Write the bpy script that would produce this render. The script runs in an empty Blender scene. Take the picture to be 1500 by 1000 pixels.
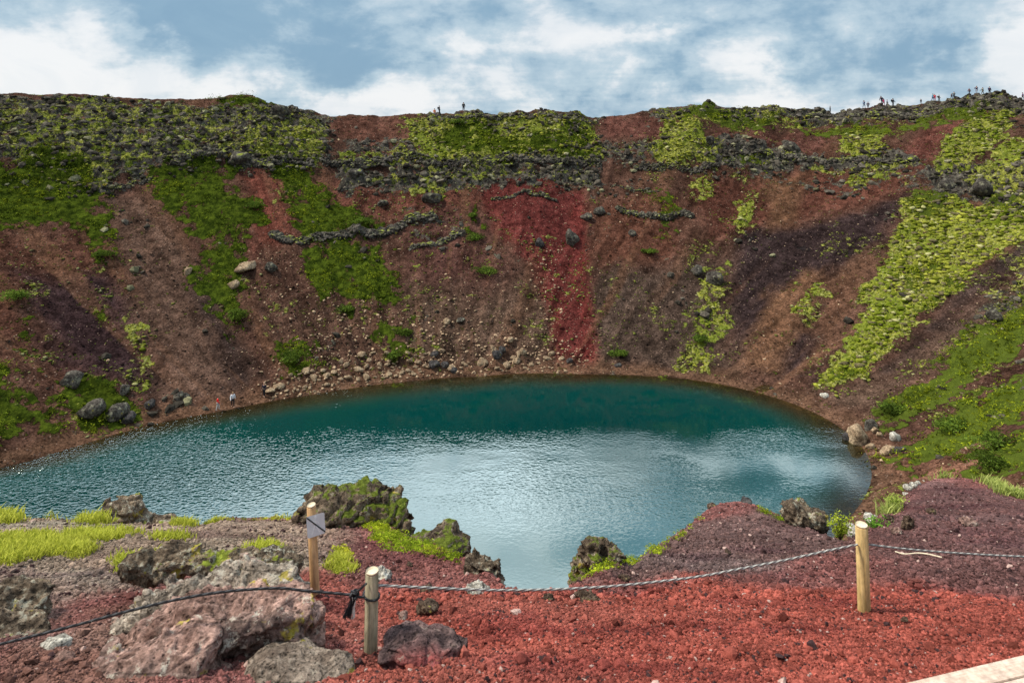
import bpy, bmesh, math, random
import numpy as np
from mathutils import Vector
random.seed(7)
rng = np.random.default_rng(7)
SC = bpy.context.scene
COL = SC.collection
F = 1000.0        # focal length in survey pixels (24 mm lens)
YH = 172.0        # level line
WATER = -34.0

# ------------------------------------------------------------------ noise
_tab = rng.random(4096).astype(np.float32)
def _h(i, j, k):
    return _tab[((i * 73856093) ^ (j * 19349663) ^ (k * 83492791)) & 4095]
def vnoise(x, y, z=0.0):
    x = np.asarray(x, np.float64); y = np.asarray(y, np.float64)
    z = np.broadcast_to(np.asarray(z, np.float64), x.shape)
    xi = np.floor(x).astype(np.int64); yi = np.floor(y).astype(np.int64); zi = np.floor(z).astype(np.int64)
    fx = x - xi; fy = y - yi; fz = z - zi
    fx = fx*fx*(3-2*fx); fy = fy*fy*(3-2*fy); fz = fz*fz*(3-2*fz)
    def L(a, b, t): return a + (b-a)*t
    c = [[[None]*2 for _ in range(2)] for _ in range(2)]
    r0 = L(L(_h(xi,yi,zi), _h(xi+1,yi,zi), fx), L(_h(xi,yi+1,zi), _h(xi+1,yi+1,zi), fx), fy)
    r1 = L(L(_h(xi,yi,zi+1), _h(xi+1,yi,zi+1), fx), L(_h(xi,yi+1,zi+1), _h(xi+1,yi+1,zi+1), fx), fy)
    return L(r0, r1, fz)*2-1
def fbm(x, y, z=0.0, o=4, g=0.5):
    s = 0; a = 1; n = 0
    for i in range(o):
        s = s + a*vnoise(x*2.03**i+17.3*i, y*2.03**i-9.1*i, np.asarray(z)*2.03**i+3.7*i); n += a; a *= g
    return s/n
def ridged(x, y, z=0.0, o=4):
    s = 0; a = 1; n = 0
    for i in range(o):
        s = s + a*(1-np.abs(vnoise(x*2.1**i+5.3*i, y*2.1**i+9.7*i, np.asarray(z)*2.1**i))*2); n += a; a *= .5
    return s/n
def sst(a, b, x):
    t = np.clip((x-a)/(b-a), 0, 1); return t*t*(3-2*t)

# ------------------------------------------------------------------ crater form
CX, CY = -8.0, 65.0
def closed(pts, n=720):
    P = np.array(pts, float)
    th = np.arctan2(P[:,1]-CY, P[:,0]-CX); r = np.hypot(P[:,0]-CX, P[:,1]-CY)
    o = np.argsort(th); th = th[o]; r = r[o]
    g = np.linspace(-math.pi, math.pi, n, endpoint=False)
    v = np.interp(g, np.r_[th-2*math.pi, th, th+2*math.pi], np.r_[r, r, r])
    k = np.exp(-0.5*(np.arange(-14, 15)/5.0)**2); k /= k.sum()
    v = np.convolve(np.r_[v[-14:], v, v[:14]], k, 'valid')
    return g, v
def px2shore(px, py):
    Y = -WATER*F/(py-YH); return ((px-750)/F*Y, Y)
SHORE = [px2shore(*p) for p in [(0,690),(100,658),(200,627),(330,602),(450,580),(520,568),(600,559),(700,552),(850,549),(950,551),(1030,558),(1100,572),(1160,590),(1210,612),(1250,640),(1272,665),(1278,700),(1262,735),(1225,775)]]
SHORE += [(20,49),(8,44.5),(-10,43),(-30,44),(-50,48),(-63,56),(-58,62)]
RIM = [(-98,112),(-86,119),(-66,128),(-40,137),(-15,143),(0,146),(25,149),(50,151),(75,151),(98,145),(114,128),(121,105),(116,75),(98,42),(70,15),(35,0),(0,-4),(-30,-4),(-65,8),(-92,35),(-104,70),(-104,95)]
gS, rS = closed(SHORE); gR, rR = closed(RIM)
SIL = np.array([(-300,150),(0,141),(25,138),(45,142),(85,141),(130,139),(165,143),(250,144),(320,145),(340,142),(368,139),(392,149),(410,153),(440,162),(470,169),(560,172),(640,168),(680,167.5),(760,166),(830,165),(870,172),(910,172),(940,165),(990,159),(1035,153),(1060,160),(1100,162),(1140,158),(1165,165),(1215,168),(1260,160),(1300,159),(1350,153),(1390,147),(1440,141),(1470,143),(1500,151),(1560,158),(1800,165)], float)
_rx = CX+rR*np.cos(gR); _ry = CY+rR*np.sin(gR)
_pp = 750+F*_rx/np.maximum(_ry, 20)
_hv = (YH-np.interp(_pp, SIL[:,0], SIL[:,1]))/F*_ry
_hv = np.where(_ry > 85, _hv, 1.0)
_near = np.clip((60-_ry)/60, 0, 1); hR = _hv*(1-_near) + (-3.0)*_near
def polar(X, Y):
    th = np.arctan2(Y-CY, X-CX); r = np.hypot(X-CX, Y-CY)
    rs = np.interp(th, gS, rS, period=2*math.pi); rr = np.interp(th, gR, rR, period=2*math.pi)
    hr = np.interp(th, gR, hR, period=2*math.pi)
    return th, r, rs, rr, hr
def Hbase(X, Y):
    th, r, rs, rr, hr = polar(X, Y)
    rr = np.maximum(rr, rs+20)
    d = r-rs; t = d/(rr-rs); tc = np.clip(t, 0, 1)
    far = np.clip((Y-40)/30, 0, 1)
    g = tc*0.94 + 0.06*sst(.66, .80, tc)
    g = g - far*0.020*np.sin(np.pi*np.clip(tc/.66, 0, 1))
    bench = 0.022*(1-np.exp(-np.clip(d,0,None)/3.0))
    g = g - bench*(1-tc)*far
    H = WATER + (hr-WATER)*g
    out = np.clip(r-rr, 0, None)
    H = H - np.where(out > 0, 0.16*np.clip(out-2, 0, 120)*(1-np.exp(-np.clip(out-2,0,None)/10)), 0)
    H = np.where(r-rr > 0, np.maximum(H, -20), H)
    H = np.where(d < 0, WATER + np.maximum(d*0.22, -12), H)
    return H
def unproj(P, y0=44.0, y1=190.0, n=1500, Hf=None):
    P = np.asarray(P, float).reshape(-1, 2)
    Ys = np.linspace(y0, y1, n)
    out = np.zeros((len(P), 2))
    for i, (px, py) in enumerate(P):
        u = (px-750)/F; v = (py-YH)/F
        h = (Hf or Hbase)(u*Ys, Ys) + v*Ys
        k = np.argmax(h >= 0)
        if not (h >= 0).any(): k = int(np.argmax(h))
        if k > 0 and h[k] >= 0 and h[k-1] < 0:
            f = -h[k-1]/(h[k]-h[k-1]); Y = Ys[k-1]+(Ys[k]-Ys[k-1])*f
        else: Y = Ys[k]
        out[i] = (u*Y, Y)
    return out
def sdpoly(X, Y, P):
    d = np.full(X.shape, 1e9); ins = np.zeros(X.shape, bool)
    n = len(P)
    for i in range(n):
        ax, ay = P[i]; bx, by = P[(i+1) % n]
        ex, ey = bx-ax, by-ay
        wx = X-ax; wy = Y-ay
        t = np.clip((wx*ex+wy*ey)/(ex*ex+ey*ey+1e-9), 0, 1)
        d = np.minimum(d, (wx-ex*t)**2+(wy-ey*t)**2)
        c = ((ay > Y) != (by > Y)) & (X < (bx-ax)*(Y-ay)/((by-ay) if abs(by-ay) > 1e-9 else 1e-9)+ax)
        ins ^= c
    d = np.sqrt(d); return np.where(ins, -d, d)

# patches read off the hillside: outline, strength
GRASS = [
 ([(-60,232),(0,236),(60,228),(120,240),(150,280),(155,330),(170,390),(135,378),(120,342),(60,335),(-60,330)],1.0),
 ([(215,252),(300,232),(345,240),(352,280),(382,300),(375,325),(332,345),(345,380),(355,430),(372,482),(350,497),(330,470),(300,440),(275,415),(292,370),(280,340),(240,300)],1.0),
 ([(405,243),(450,250),(480,290),(500,310),(555,325),(540,347),(470,352),(430,332),(415,290)],1.0),
 ([(435,372),(500,358),(568,365),(590,410),(560,440),(470,430),(440,400)],.95),
 ([(-60,520),(0,538),(40,580),(72,632),(30,640),(-60,650)],1.0),
 ([(70,582),(120,555),(180,575),(205,600),(195,645),(130,640),(90,612)],.9),
 ([(555,470),(600,478),(612,520),(570,532),(545,500)],.75),
 ([(505,445),(540,445),(540,470),(505,470)],.8),
 ([(395,505),(440,500),(455,540),(420,560),(400,540)],.7),
 ([(645,200),(670,185),(700,180),(740,200),(790,190),(870,185),(872,235),(760,237),(640,215)],.8),
 ([(1180,192),(1250,182),(1340,180),(1380,165),(1440,150),(1460,160),(1450,175),(1350,192),(1200,202)],.9),
 ([(1000,165),(1040,155),(1100,172),(1160,182),(1120,190),(1000,178)],.8),
 ([(963,278),(1000,285),(1003,345),(975,352)],.75),
 ([(1060,235),(1115,232),(1120,245),(1065,248)],.8),
 ([(1285,607),(1340,562),(1420,492),(1510,438),(1600,400),(1600,470),(1510,495),(1440,550),(1380,592),(1300,617)],1.0),
 ([(1320,668),(1400,602),(1500,556),(1600,520),(1600,560),(1500,602),(1440,642),(1390,662),(1330,687)],1.0),
 ([(1425,695),(1450,642),(1500,632),(1600,600),(1600,680),(1500,702)],.8),
 ([(1340,290),(1370,282),(1390,300),(1350,320),(1330,310)],.9),
 ([(1380,420),(1420,395),(1400,430),(1330,490),(1230,560),(1205,560),(1260,520),(1320,470)],.7),
 ([(1315,410),(1370,375),(1380,395),(1330,430)],.6),
 ([(1440,285),(1500,290),(1500,312),(1450,305)],.7),
 ([(680,335),(705,330),(710,365),(690,370)],.9),
 ([(685,300),(700,300),(700,325),(685,325)],.8),
 ([(20,470),(38,470),(46,545),(35,545)],.5),
 ([(135,420),(120,470),(150,480),(160,440)],.35),
 ([(315,140),(370,137),(395,150),(360,165),(320,160)],.8),
 ([(230,250),(340,232),(350,260),(300,275)],.6),
]
MOSS = [
 ([(-60,165),(0,160),(100,150),(250,152),(420,162),(485,178),(488,238),(350,243),(230,235),(150,286),(0,242),(-60,235)],.51),
 ([(330,195),(470,180),(485,238),(420,245),(340,225)],.7),
 ([(590,178),(680,172),(870,172),(880,237),(760,243),(640,240),(480,238),(500,222),(610,228)],.8),
 ([(500,245),(850,240),(862,266),(700,266),(520,272)],.5),
 ([(975,180),(1035,180),(1050,246),(985,250),(950,236)],.85),
 ([(1325,296),(1370,288),(1450,300),(1530,285),(1530,320),(1440,384),(1380,442),(1310,512),(1232,567),(1198,562),(1240,492),(1272,442),(1296,384)],1.0),
 ([(1225,190),(1298,195),(1285,232),(1240,242),(1225,212)],.95),
 ([(1408,190),(1440,165),(1478,162),(1468,200),(1420,235),(1372,256),(1378,218)],.95),
 ([(1180,243),(1320,240),(1305,262),(1262,284),(1232,262)],.6),
 ([(1478,205),(1540,190),(1540,292),(1412,290),(1438,250)],.7),
 ([(1012,388),(1065,388),(1068,480),(1045,542),(1002,542),(1008,470),(1030,440)],.6),
 ([(1082,296),(1100,294),(1098,332),(1080,336)],.8),
 ([(600,268),(650,262),(655,290),(605,296)],.6),
 ([(570,268),(700,265),(700,290),(590,292)],.35),
 ([(1172,460),(1200,425),(1210,430),(1185,475)],.6),
 ([(1175,560),(1205,500),(1222,512),(1195,560)],.55),
 ([(1275,600),(1360,540),(1440,470),(1540,420),(1540,440),(1420,500),(1330,570)],.55),
 ([(1420,130+300),(1540,350),(1540,400),(1440,450)],.45),
 ([(860,390),(920,380),(960,450),(940,530),(880,530)],.25),
 ([(1000,350),(1050,350),(1060,400),(1010,400)],.4),
 ([(1000,245),(1040,245),(1045,290),(1010,290)],.6),
 ([(950,200),(975,195),(975,240),(955,240)],.6),
 ([(380,420),(600,430),(640,520),(600,545),(420,555),(380,500)],.30),
 ([(560,300),(700,290),(720,400),(700,470),(600,440),(560,380)],.26),
 ([(60,380),(200,380),(230,560),(190,570),(120,440)],.30),
 ([(185,480),(215,480),(230,560),(200,570)],.55),
 ([(760,420),(830,400),(830,500),(790,520)],.30),
 ([(0,330),(160,340),(160,400),(0,380)],.24),
 ([(100,560),(200,560),(215,640),(100,640)],.4),
 ([(640,160),(870,158),(870,185),(640,185)],.5),
 ([(940,160),(1150,160),(1200,190),(1000,185)],.55),
 ([(1200,175),(1460,140),(1500,150),(1500,170),(1420,175),(1200,195)],.4),
 ([(470,290),(560,290),(570,320),(500,320)],.3),
]
ROCK = [
 ([(-60,135),(480,150),(492,240),(350,250),(230,243),(142,292),(0,242),(-60,240)],.62),
 ([(0,240),(80,225),(150,290),(120,300),(0,270)],.5),
 ([(1040,175),(1160,150),(1250,150),(1440,135),(1500,140),(1500,165),(1380,168),(1250,180),(1160,175)],.95),
 ([(1000,212),(1080,205),(1340,222),(1345,243),(1180,245),(1010,240)],.8),
 ([(870,205),(980,205),(970,247),(880,243)],.6),
 ([(1360,250),(1540,235),(1540,292),(1372,292)],.85),
 ([(490,238),(880,236),(882,270),(500,272)],.75),
 ([(640,160),(872,158),(872,185),(640,185)],.8),
 ([(740,180),(870,180),(870,240),(740,240)],.35),
 ([(940,160),(1160,155),(1180,175),(950,180)],.6),
 ([(500,205),(620,205),(640,240),(480,240)],.5),
 ([(975,180),(1045,180),(1055,250),(950,248)],.35),
 ([(590,310),(690,300),(700,360),(600,370)],.35),
 ([(1440,440),(1540,400),(1540,450),(1450,470)],.5),
 ([(1170,340),(1350,240),(1380,290),(1310,330)],.2),
 ([(1090,240),(1400,235),(1400,280),(1200,290)],.35),
]
SCREE = [
 ([(580,290),(700,290),(740,400),(760,520),(650,520),(600,400)],(.082,.040,.034),4),
  # outline, colour, edge softness in metres
 ([(-80,330),(160,330),(190,560),(100,560),(60,480),(-80,600)],(.095,.045,.033),4),
 ([(30,400),(165,400),(250,575),(170,565),(90,520),(50,470)],(.038,.023,.025),2.2),
 ([(150,285),(228,290),(330,440),(378,560),(330,590),(240,595),(195,430)],(.098,.060,.046),2.2),
 ([(300,440),(350,500),(385,560),(350,570),(270,420)],(.038,.026,.024),2),
 ([(350,245),(408,248),(430,340),(380,362),(372,300)],(.145,.050,.038),2),
 ([(468,168),(600,172),(625,235),(560,235),(490,195)],(.105,.050,.038),2),
 ([(870,170),(990,175),(965,205),(880,205)],(.100,.044,.036),2),
 ([(1040,188),(1222,192),(1228,232),(1160,236),(1050,212)],(.092,.042,.034),2),
 ([(1300,235),(1350,190),(1425,172),(1405,205),(1345,250)],(.110,.044,.036),2),
 ([(460,245),(700,265),(720,300),(560,320),(470,300)],(.110,.045,.034),3),
 ([(1000,250),(1200,245),(1345,250),(1320,290),(1150,330),(1040,345)],(.095,.040,.030),3),
 ([(1090,345),(1200,320),(1335,285),(1290,380),(1200,560),(1080,540),(1060,450)],(.034,.023,.024),2.2),
 ([(1120,430),(1180,395),(1200,410),(1150,545),(1080,548)],(.125,.068,.042),2),
 ([(1215,410),(1292,360),(1270,430),(1205,540),(1165,548)],(.105,.056,.038),2),
 ([(1125,265),(1180,255),(1170,330),(1130,330)],(.120,.064,.040),2),
 ([(870,300),(1000,290),(1000,400),(920,420),(870,400)],(.100,.045,.032),3),
 ([(870,400),(1060,370),(1075,545),(870,540)],(.064,.044,.036),3),
 ([(600,420),(820,420),(825,545),(560,560)],(.084,.054,.041),4),
 ([(400,440),(560,440),(600,550),(400,580)],(.078,.045,.034),4),
 ([(708,270),(800,264),(848,284),(850,400),(858,535),(826,532),(812,450),(785,385),(735,335)],(.112,.025,.022),1.8),
 ([(812,300),(842,300),(852,420),(862,535),(832,535),(820,420)],(.125,.024,.022),1.6),
 ([(1300,545),(1380,480),(1540,360),(1540,430),(1400,530),(1280,610),(1180,580)],(.085,.055,.042),3),
 ([(1380,440),(1540,310),(1540,350),(1400,470),(1300,540)],(.042,.030,.028),2),
 ([(1290,680),(1540,640),(1540,760),(1280,760)],(.14,.072,.050),4),
]
def prep(L):
    return [(unproj(p[0]),)+tuple(p[1:]) for p in L]
GRASS_W = prep(GRASS); MOSS_W = prep(MOSS); ROCK_W = prep(ROCK); SCREE_W = prep(SCREE)

SCAR_W = unproj([(705,270),(760,264),(845,284),(850,400),(860,535),(826,535),(812,450),(782,385),(735,335)])
def w2_(X, Y): return 1.3*fbm(X/1.8, Y/1.8, 67, 4)
def warp(X, Y):
    th = np.arctan2(Y-CY, X-CX); r = np.hypot(X-CX, Y-CY)
    w = 3.0*fbm(X/6, Y/6, 3.3, 5, .6) + 2.0*fbm(th*28, r/16, 1.1, 3)
    return w
def layers(X, Y):
    sh = X.shape
    w = warp(X, Y); w2 = 1.6*fbm(X/1.6, Y/1.6, 8.8, 3)
    def acc(L, soft, bias=0.0):
        m = np.zeros(sh)
        for P, s in L:
            bb = (X > P[:,0].min()-6) & (X < P[:,0].max()+6) & (Y > P[:,1].min()-6) & (Y < P[:,1].max()+6)
            if not bb.any(): continue
            idx = np.nonzero(bb)
            d = sdpoly(X[idx], Y[idx], P)
            m[idx] = np.maximum(m[idx], s*sst(-soft, soft, -d+bias+w[idx]*min(1, .45+soft*.2)+w2[idx]*.7))
        return m
    g = acc(GRASS_W, 2.2, .1); mo = acc(MOSS_W, 2.2, .5); ro = acc(ROCK_W, 3.0, .8)
    bg_ = .38*sst(.02, .45, fbm(X/5.5, Y/5.5, 61, 4)); mo = np.maximum(mo, bg_); ro = np.maximum(ro, .22*sst(.1, .5, fbm(X/6.5, Y/6.5, 71, 4)))
    g = g*(.66+.62*(fbm(X/2.6, Y/2.6, 55, 4)*.9+.5)); g = np.clip(g, 0, 1)
    return g, mo, ro, w
def scree_col(X, Y, w):
    th, r, rs, rr, hr = polar(X, Y)
    col = np.zeros(X.shape+(3,)); col[...] = (.078, .042, .032)
    for P, c, soft in SCREE_W:
        bb = (X > P[:,0].min()-10) & (X < P[:,0].max()+10) & (Y > P[:,1].min()-10) & (Y < P[:,1].max()+10)
        idx = np.nonzero(bb)
        if len(idx[0]) == 0: continue
        d = sdpoly(X[idx], Y[idx], P)
        k = sst(-soft, soft, -d+w[idx]*(.9 if soft > 1.9 else .25)+(.5 if soft < 1.9 else 0))[..., None]
        col[idx] = col[idx]*(1-k)+np.array(c)*k
    col = col*(1+.55*fbm(X/2.4, Y/2.4, 63, 4)+.30*fbm(X/.8, Y/.8, 64, 3))[..., None]
    # streaks that run down the fall line
    st = fbm(th*55, r/22, 5.0, 4); st2 = fbm(th*160+3, r/7, 2.0, 3)
    col = col*(1+.42*st+.14*st2)[..., None]
    k = (sst(.12, .5, fbm(th*24, r/30, 9.0, 3))*.55)[..., None]
    col = col*(1-k)+np.array((.145, .078, .050))*k*1.0
    # the continuous scar of red cinder, a funnel that narrows to the shore
    d = sdpoly(X, Y, SCAR_W); k = sst(-2.6, 1.8, -d+w2_(X, Y)*1.6)[..., None]
    col = col*(1-k)+np.array((.110,.030,.028))*(1+.45*st+.35*fbm(X/1.7, Y/1.7, 66, 4))[..., None]*k
    d = r-rs+fbm(X/3, Y/3, 7.0, 3)*1.2
    k = (sst(4.2, 1.2, d)*.85)[..., None]
    col = col*(1-k)+np.array((.125, .072, .048))*k
    k = (sst(.55, -.3, d)*.7)[..., None]
    col = col*(1-k)+np.array((.040, .024, .017))*k
    return np.clip(col*np.array((.70,.66,.62)), .01, .6)
def Hfull(X, Y, lay=None):
    if lay is None: lay = layers(X, Y)
    g, mo, ro, w = lay
    th, r, rs, rr, hr = polar(X, Y)
    t = (r-rs)/(rr-rs)
    H = Hbase(X, Y)
    fade = sst(0, 3, r-rs)
    H = H + fade*(.85*fbm(th*20+.6*fbm(X/9,Y/9,2.2,3), r/25, 4.4, 3) + .12*fbm(th*45, r/9, 14.4, 3) + .48*fbm(X/3.6, Y/3.6, 6.6, 4) + .16*fbm(X/.9, Y/.9, 1.6, 3))
    rk = np.clip(ro*1.3, 0, 1)*fade
    rd = ridged(X/3.6+.8*w*.3, Y/2.4, 2.2, 5)
    H = H + rk*(rd*1.15-.35) + rk*.35*np.abs(fbm(X/.9, Y/.7, 3.9, 3))
    # strata steps in rocky ground
    s = H/2.1 + .35*fbm(X/14, Y/14, 2.7, 2); fr = s-np.floor(s)
    H = H + rk*(sst(.15, .55, fr)-fr)*.75
    gv = np.clip(g, 0, 1)
    H = H + gv*fade*(.55*np.abs(fbm(X/2.1, Y/2.1, 5.5, 3)))
    mm = np.clip(mo*1.2, 0, 1)*fade
    H = H + mm*.30*(1-np.abs(fbm(X/.95, Y/.95, 4.5, 2))*2.5)
    return H

# ------------------------------------------------------------------ foreground form
FA, FB = 1.66, .462
LIP = np.array([(-600,742),(-300,752),(0,757),(90,760),(140,766),(200,768),(250,768),(300,768),(330,758),(400,757),(440,760),(500,764),(560,768),(600,786),(640,800),(680,818),(715,835),(738,858),(750,866),(800,867),(830,866),(838,858),(870,838),(900,822),(930,822),(960,801),(1000,775),(1030,751),(1050,738),(1080,734),(1110,741),(1140,753),(1165,763),(1205,782),(1240,792),(1262,778),(1280,760),(1310,737),(1340,713),(1370,702),(1400,698),(1450,705),(1500,727),(1560,745),(1700,760),(2200,775)], float)
_lx = np.arange(-4000, 6000, 2.0)
_ly = np.interp(_lx, LIP[:,0], LIP[:,1])
_k = np.exp(-.5*(np.arange(-8, 9)/2.2)**2); _k /= _k.sum(); _ly = np.convolve(np.pad(_ly, 8, 'edge'), _k, 'valid')
_v = (_ly-YH)/F
_Yp = FA/np.maximum(_v-FB, .02)
_Yl = 1/np.sqrt(1/_Yp**2+1/21.0**2)
_k = np.exp(-.5*(np.arange(-40, 41)/9)**2); _k /= _k.sum(); _Yl = np.convolve(np.pad(_Yl, 40, 'edge'), _k, 'valid')
_Hl = -_v*_Yl
def lipof(u):
    px = 750+F*u
    return np.interp(px, _lx, _Yl), np.interp(px, _lx, _Hl)
def Hfore(X, Y, fine=True):
    Yc = np.maximum(Y, .3); u = X/Yc
    yl, hl = lipof(u)
    base = -(FA+FB*Yc)
    bump = hl+(FA+FB*yl)
    k = sst(0, 1, (Yc-4.2)/(yl-4.2))
    H = base+bump*k
    d = np.clip(Yc-yl, 0, None)
    H = np.where(Yc > yl, hl-FB*d-1.45*(np.sqrt(d*d+.12**2)-.12), H)
    # ground is dug away below the boardwalk
    H = H-.45*sst(2.0, 2.6, X)*sst(4.75, 4.3, Yc)
    H = H-.05*sst(.10, .45, fbm(X/.8, Y/.45, 33, 3))*sst(8.5, 6.5, Yc)
    amp = np.clip(Yc/8, .3, 1.6)
    H = H + amp*.10*fbm(X/1.5, Y/1.5, 1.0, 3)*sst(0, 1, np.abs(Yc-yl)/1.2+.15)
    if fine: H = H + .022*fbm(X/.22, Y/.22, 2.0, 4)+.012*fbm(X/.05, Y/.05, 2.0, 2)
    return H
def unf(px, py):
    return unproj([(px, py)], 2.5, 24, 3000, lambda X, Y: np.where(Y > lipof(X/np.maximum(Y,.3))[0]+.05, -99, Hfore(X, Y, False)))[0]

# ------------------------------------------------------------------ object helpers
def tag(o, label=None, cat=None, group=None, kind=None):
    if label: o['label'] = label
    if cat: o['category'] = cat
    if group: o['group'] = group
    if kind: o['kind'] = kind
    return o
def link(name, me, mat, parent=None, loc=(0,0,0)):
    o = bpy.data.objects.new(name, me); COL.objects.link(o)
    if mat:
        if me.materials: me.materials[0] = mat
        else: me.materials.append(mat)
    o.location = loc
    if parent: o.parent = parent
    return o
def empty(name, loc, rz=0):
    o = bpy.data.objects.new(name, None); COL.objects.link(o); o.location = loc; o.rotation_euler = (0,0,rz); o.empty_display_size = .2
    return o
def mesh(name, V, Fc, smooth=True, cols=None, attrs=None):
    V = np.asarray(V, np.float32); Fc = np.asarray(Fc, np.int32)
    me = bpy.data.meshes.new(name)
    n = Fc.shape[1]
    me.vertices.add(len(V)); me.vertices.foreach_set('co', V.ravel())
    me.loops.add(Fc.size); me.loops.foreach_set('vertex_index', Fc.ravel())
    me.polygons.add(len(Fc)); me.polygons.foreach_set('loop_start', np.arange(0, Fc.size, n, dtype=np.int32))
    me.polygons.foreach_set('loop_total', np.full(len(Fc), n, np.int32))
    me.polygons.foreach_set('use_smooth', np.full(len(Fc), smooth, bool))
    if cols is not None:
        a = me.attributes.new('tint', 'FLOAT_COLOR', 'POINT')
        c = np.ones((len(V), 4), np.float32); c[:, :3] = cols; a.data.foreach_set('color', c.ravel())
    for k, v in (attrs or {}).items():
        a = me.attributes.new(k, 'FLOAT', 'POINT'); a.data.foreach_set('value', np.asarray(v, np.float32).ravel())
    me.update(calc_edges=True)
    return me
def gridfaces(nr, nc):
    i = np.arange(nr-1)[:, None]*nc+np.arange(nc-1)[None, :]
    return np.stack([i, i+1, i+1+nc, i+nc], -1).reshape(-1, 4)

# ------------------------------------------------------------------ node helper
class E:
    """tiny expression wrapper round shader sockets"""
    def __init__(s, nt, sock): s.nt = nt; s.s = sock
    def _m(s, op, *a, clamp=False):
        n = s.nt.nodes.new('ShaderNodeMath'); n.operation = op; n.use_clamp = clamp
        for i, x in enumerate((s,)+a):
            if isinstance(x, E): s.nt.links.new(x.s, n.inputs[i])
            else: n.inputs[i].default_value = x
        return E(s.nt, n.outputs[0])
    def __add__(s, o): return s._m('ADD', o)
    def __radd__(s, o): return s._m('ADD', o)
    def __mul__(s, o): return s._m('MULTIPLY', o)
    def __rmul__(s, o): return s._m('MULTIPLY', o)
    def __sub__(s, o): return s._m('SUBTRACT', o)
    def __rsub__(s, o): return (s*-1)+o
    def __truediv__(s, o): return s._m('DIVIDE', o)
    def pw(s, o): return s._m('POWER', o)
    def clamp(s): return s._m('ADD', 0.0, clamp=True)
    def mx(s, o): return s._m('MAXIMUM', o)
    def mn(s, o): return s._m('MINIMUM', o)
class NT:
    def __init__(s, nt): s.nt = nt; nt.nodes.clear()
    def new(s, t): return s.nt.nodes.new(t)
    def put(s, sock, v):
        if isinstance(v, E): s.nt.links.new(v.s, sock)
        elif isinstance(v, (tuple, list)) and len(v) == 3 and sock.type == 'RGBA': sock.default_value = tuple(v)+(1,)
        else: sock.default_value = v
    def attr(s, name, fac=False):
        n = s.new('ShaderNodeAttribute'); n.attribute_name = name; return E(s.nt, n.outputs['Fac' if fac else 'Color'])
    def pos(s): return E(s.nt, s.new('ShaderNodeNewGeometry').outputs['Position'])
    def obj(s): return E(s.nt, s.new('ShaderNodeTexCoord').outputs['Object'])
    def nrmz(s):
        g = s.new('ShaderNodeNewGeometry'); x = s.new('ShaderNodeSeparateXYZ'); s.nt.links.new(g.outputs['Normal'], x.inputs[0]); return E(s.nt, x.outputs[2])
    def sep(s, v):
        x = s.new('ShaderNodeSeparateXYZ'); s.nt.links.new(v.s, x.inputs[0]); return [E(s.nt, q) for q in x.outputs]
    def comb(s, a, b, c):
        x = s.new('ShaderNodeCombineXYZ')
        for i, q in enumerate((a, b, c)): s.put(x.inputs[i], q)
        return E(s.nt, x.outputs[0])
    def scale(s, v, sc):
        m = s.new('ShaderNodeMapping'); s.nt.links.new(v.s, m.inputs[0]); m.inputs['Scale'].default_value = sc if isinstance(sc, tuple) else (sc,)*3
        return E(s.nt, m.outputs[0])
    def noise(s, v, sc, det=4, rough=.55, dist=0.0, color=False):
        n = s.new('ShaderNodeTexNoise'); s.nt.links.new(v.s, n.inputs['Vector']); n.inputs['Scale'].default_value = sc
        n.inputs['Detail'].default_value = det; n.inputs['Roughness'].default_value = rough; n.inputs['Distortion'].default_value = dist
        return E(s.nt, n.outputs['Color' if color else 'Fac'])
    def vor(s, v, sc, feat='F1', out='Distance', rnd=1.0):
        n = s.new('ShaderNodeTexVoronoi'); n.feature = feat; s.nt.links.new(v.s, n.inputs['Vector']); n.inputs['Scale'].default_value = sc
        n.inputs['Randomness'].default_value = rnd
        return E(s.nt, n.outputs[out])
    def ramp(s, f, a, b, lo=0.0, hi=1.0):
        n = s.new('ShaderNodeMapRange'); n.clamp = True; n.interpolation_type = 'SMOOTHSTEP'
        s.put(n.inputs['Value'], f)
        for k, v in (('From Min', a), ('From Max', b), ('To Min', lo), ('To Max', hi)): s.put(n.inputs[k], v)
        return E(s.nt, n.outputs['Result'])
    def mix(s, f, a, b, mode='MIX'):
        n = s.new('ShaderNodeMix'); n.data_type = 'RGBA'; n.blend_type = mode; n.clamp_factor = True
        s.put(n.inputs[0], f); s.put(n.inputs[6], a); s.put(n.inputs[7], b)
        return E(s.nt, n.outputs[2])
    def mul(s, c, f):   # colour times a scalar
        n = s.new('ShaderNodeVectorMath'); n.operation = 'SCALE'; s.put(n.inputs[0], c); s.put(n.inputs['Scale'], f); return E(s.nt, n.outputs[0])
    def bump(s, h, st=.5, d=.1, nrm=None):
        n = s.new('ShaderNodeBump'); s.nt.links.new(h.s, n.inputs['Height']); n.inputs['Strength'].default_value = st; n.inputs['Distance'].default_value = d
        if nrm: s.nt.links.new(nrm.s, n.inputs['Normal'])
        return E(s.nt, n.outputs[0])
    def pbsdf(s, col, rough=.9, nrm=None, spec=.25, trans=None):
        n = s.new('ShaderNodeBsdfPrincipled'); s.put(n.inputs['Base Color'], col); s.put(n.inputs['Roughness'], rough)
        n.inputs['Specular IOR Level'].default_value = spec
        if nrm: s.nt.links.new(nrm.s, n.inputs['Normal'])
        o = E(s.nt, n.outputs[0])
        if trans:
            t = s.new('ShaderNodeBsdfTranslucent'); s.put(t.inputs[0], col); m = s.new('ShaderNodeMixShader'); m.inputs[0].default_value = trans
            s.nt.links.new(o.s, m.inputs[1]); s.nt.links.new(t.outputs[0], m.inputs[2]); o = E(s.nt, m.outputs[0])
        return o
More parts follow.
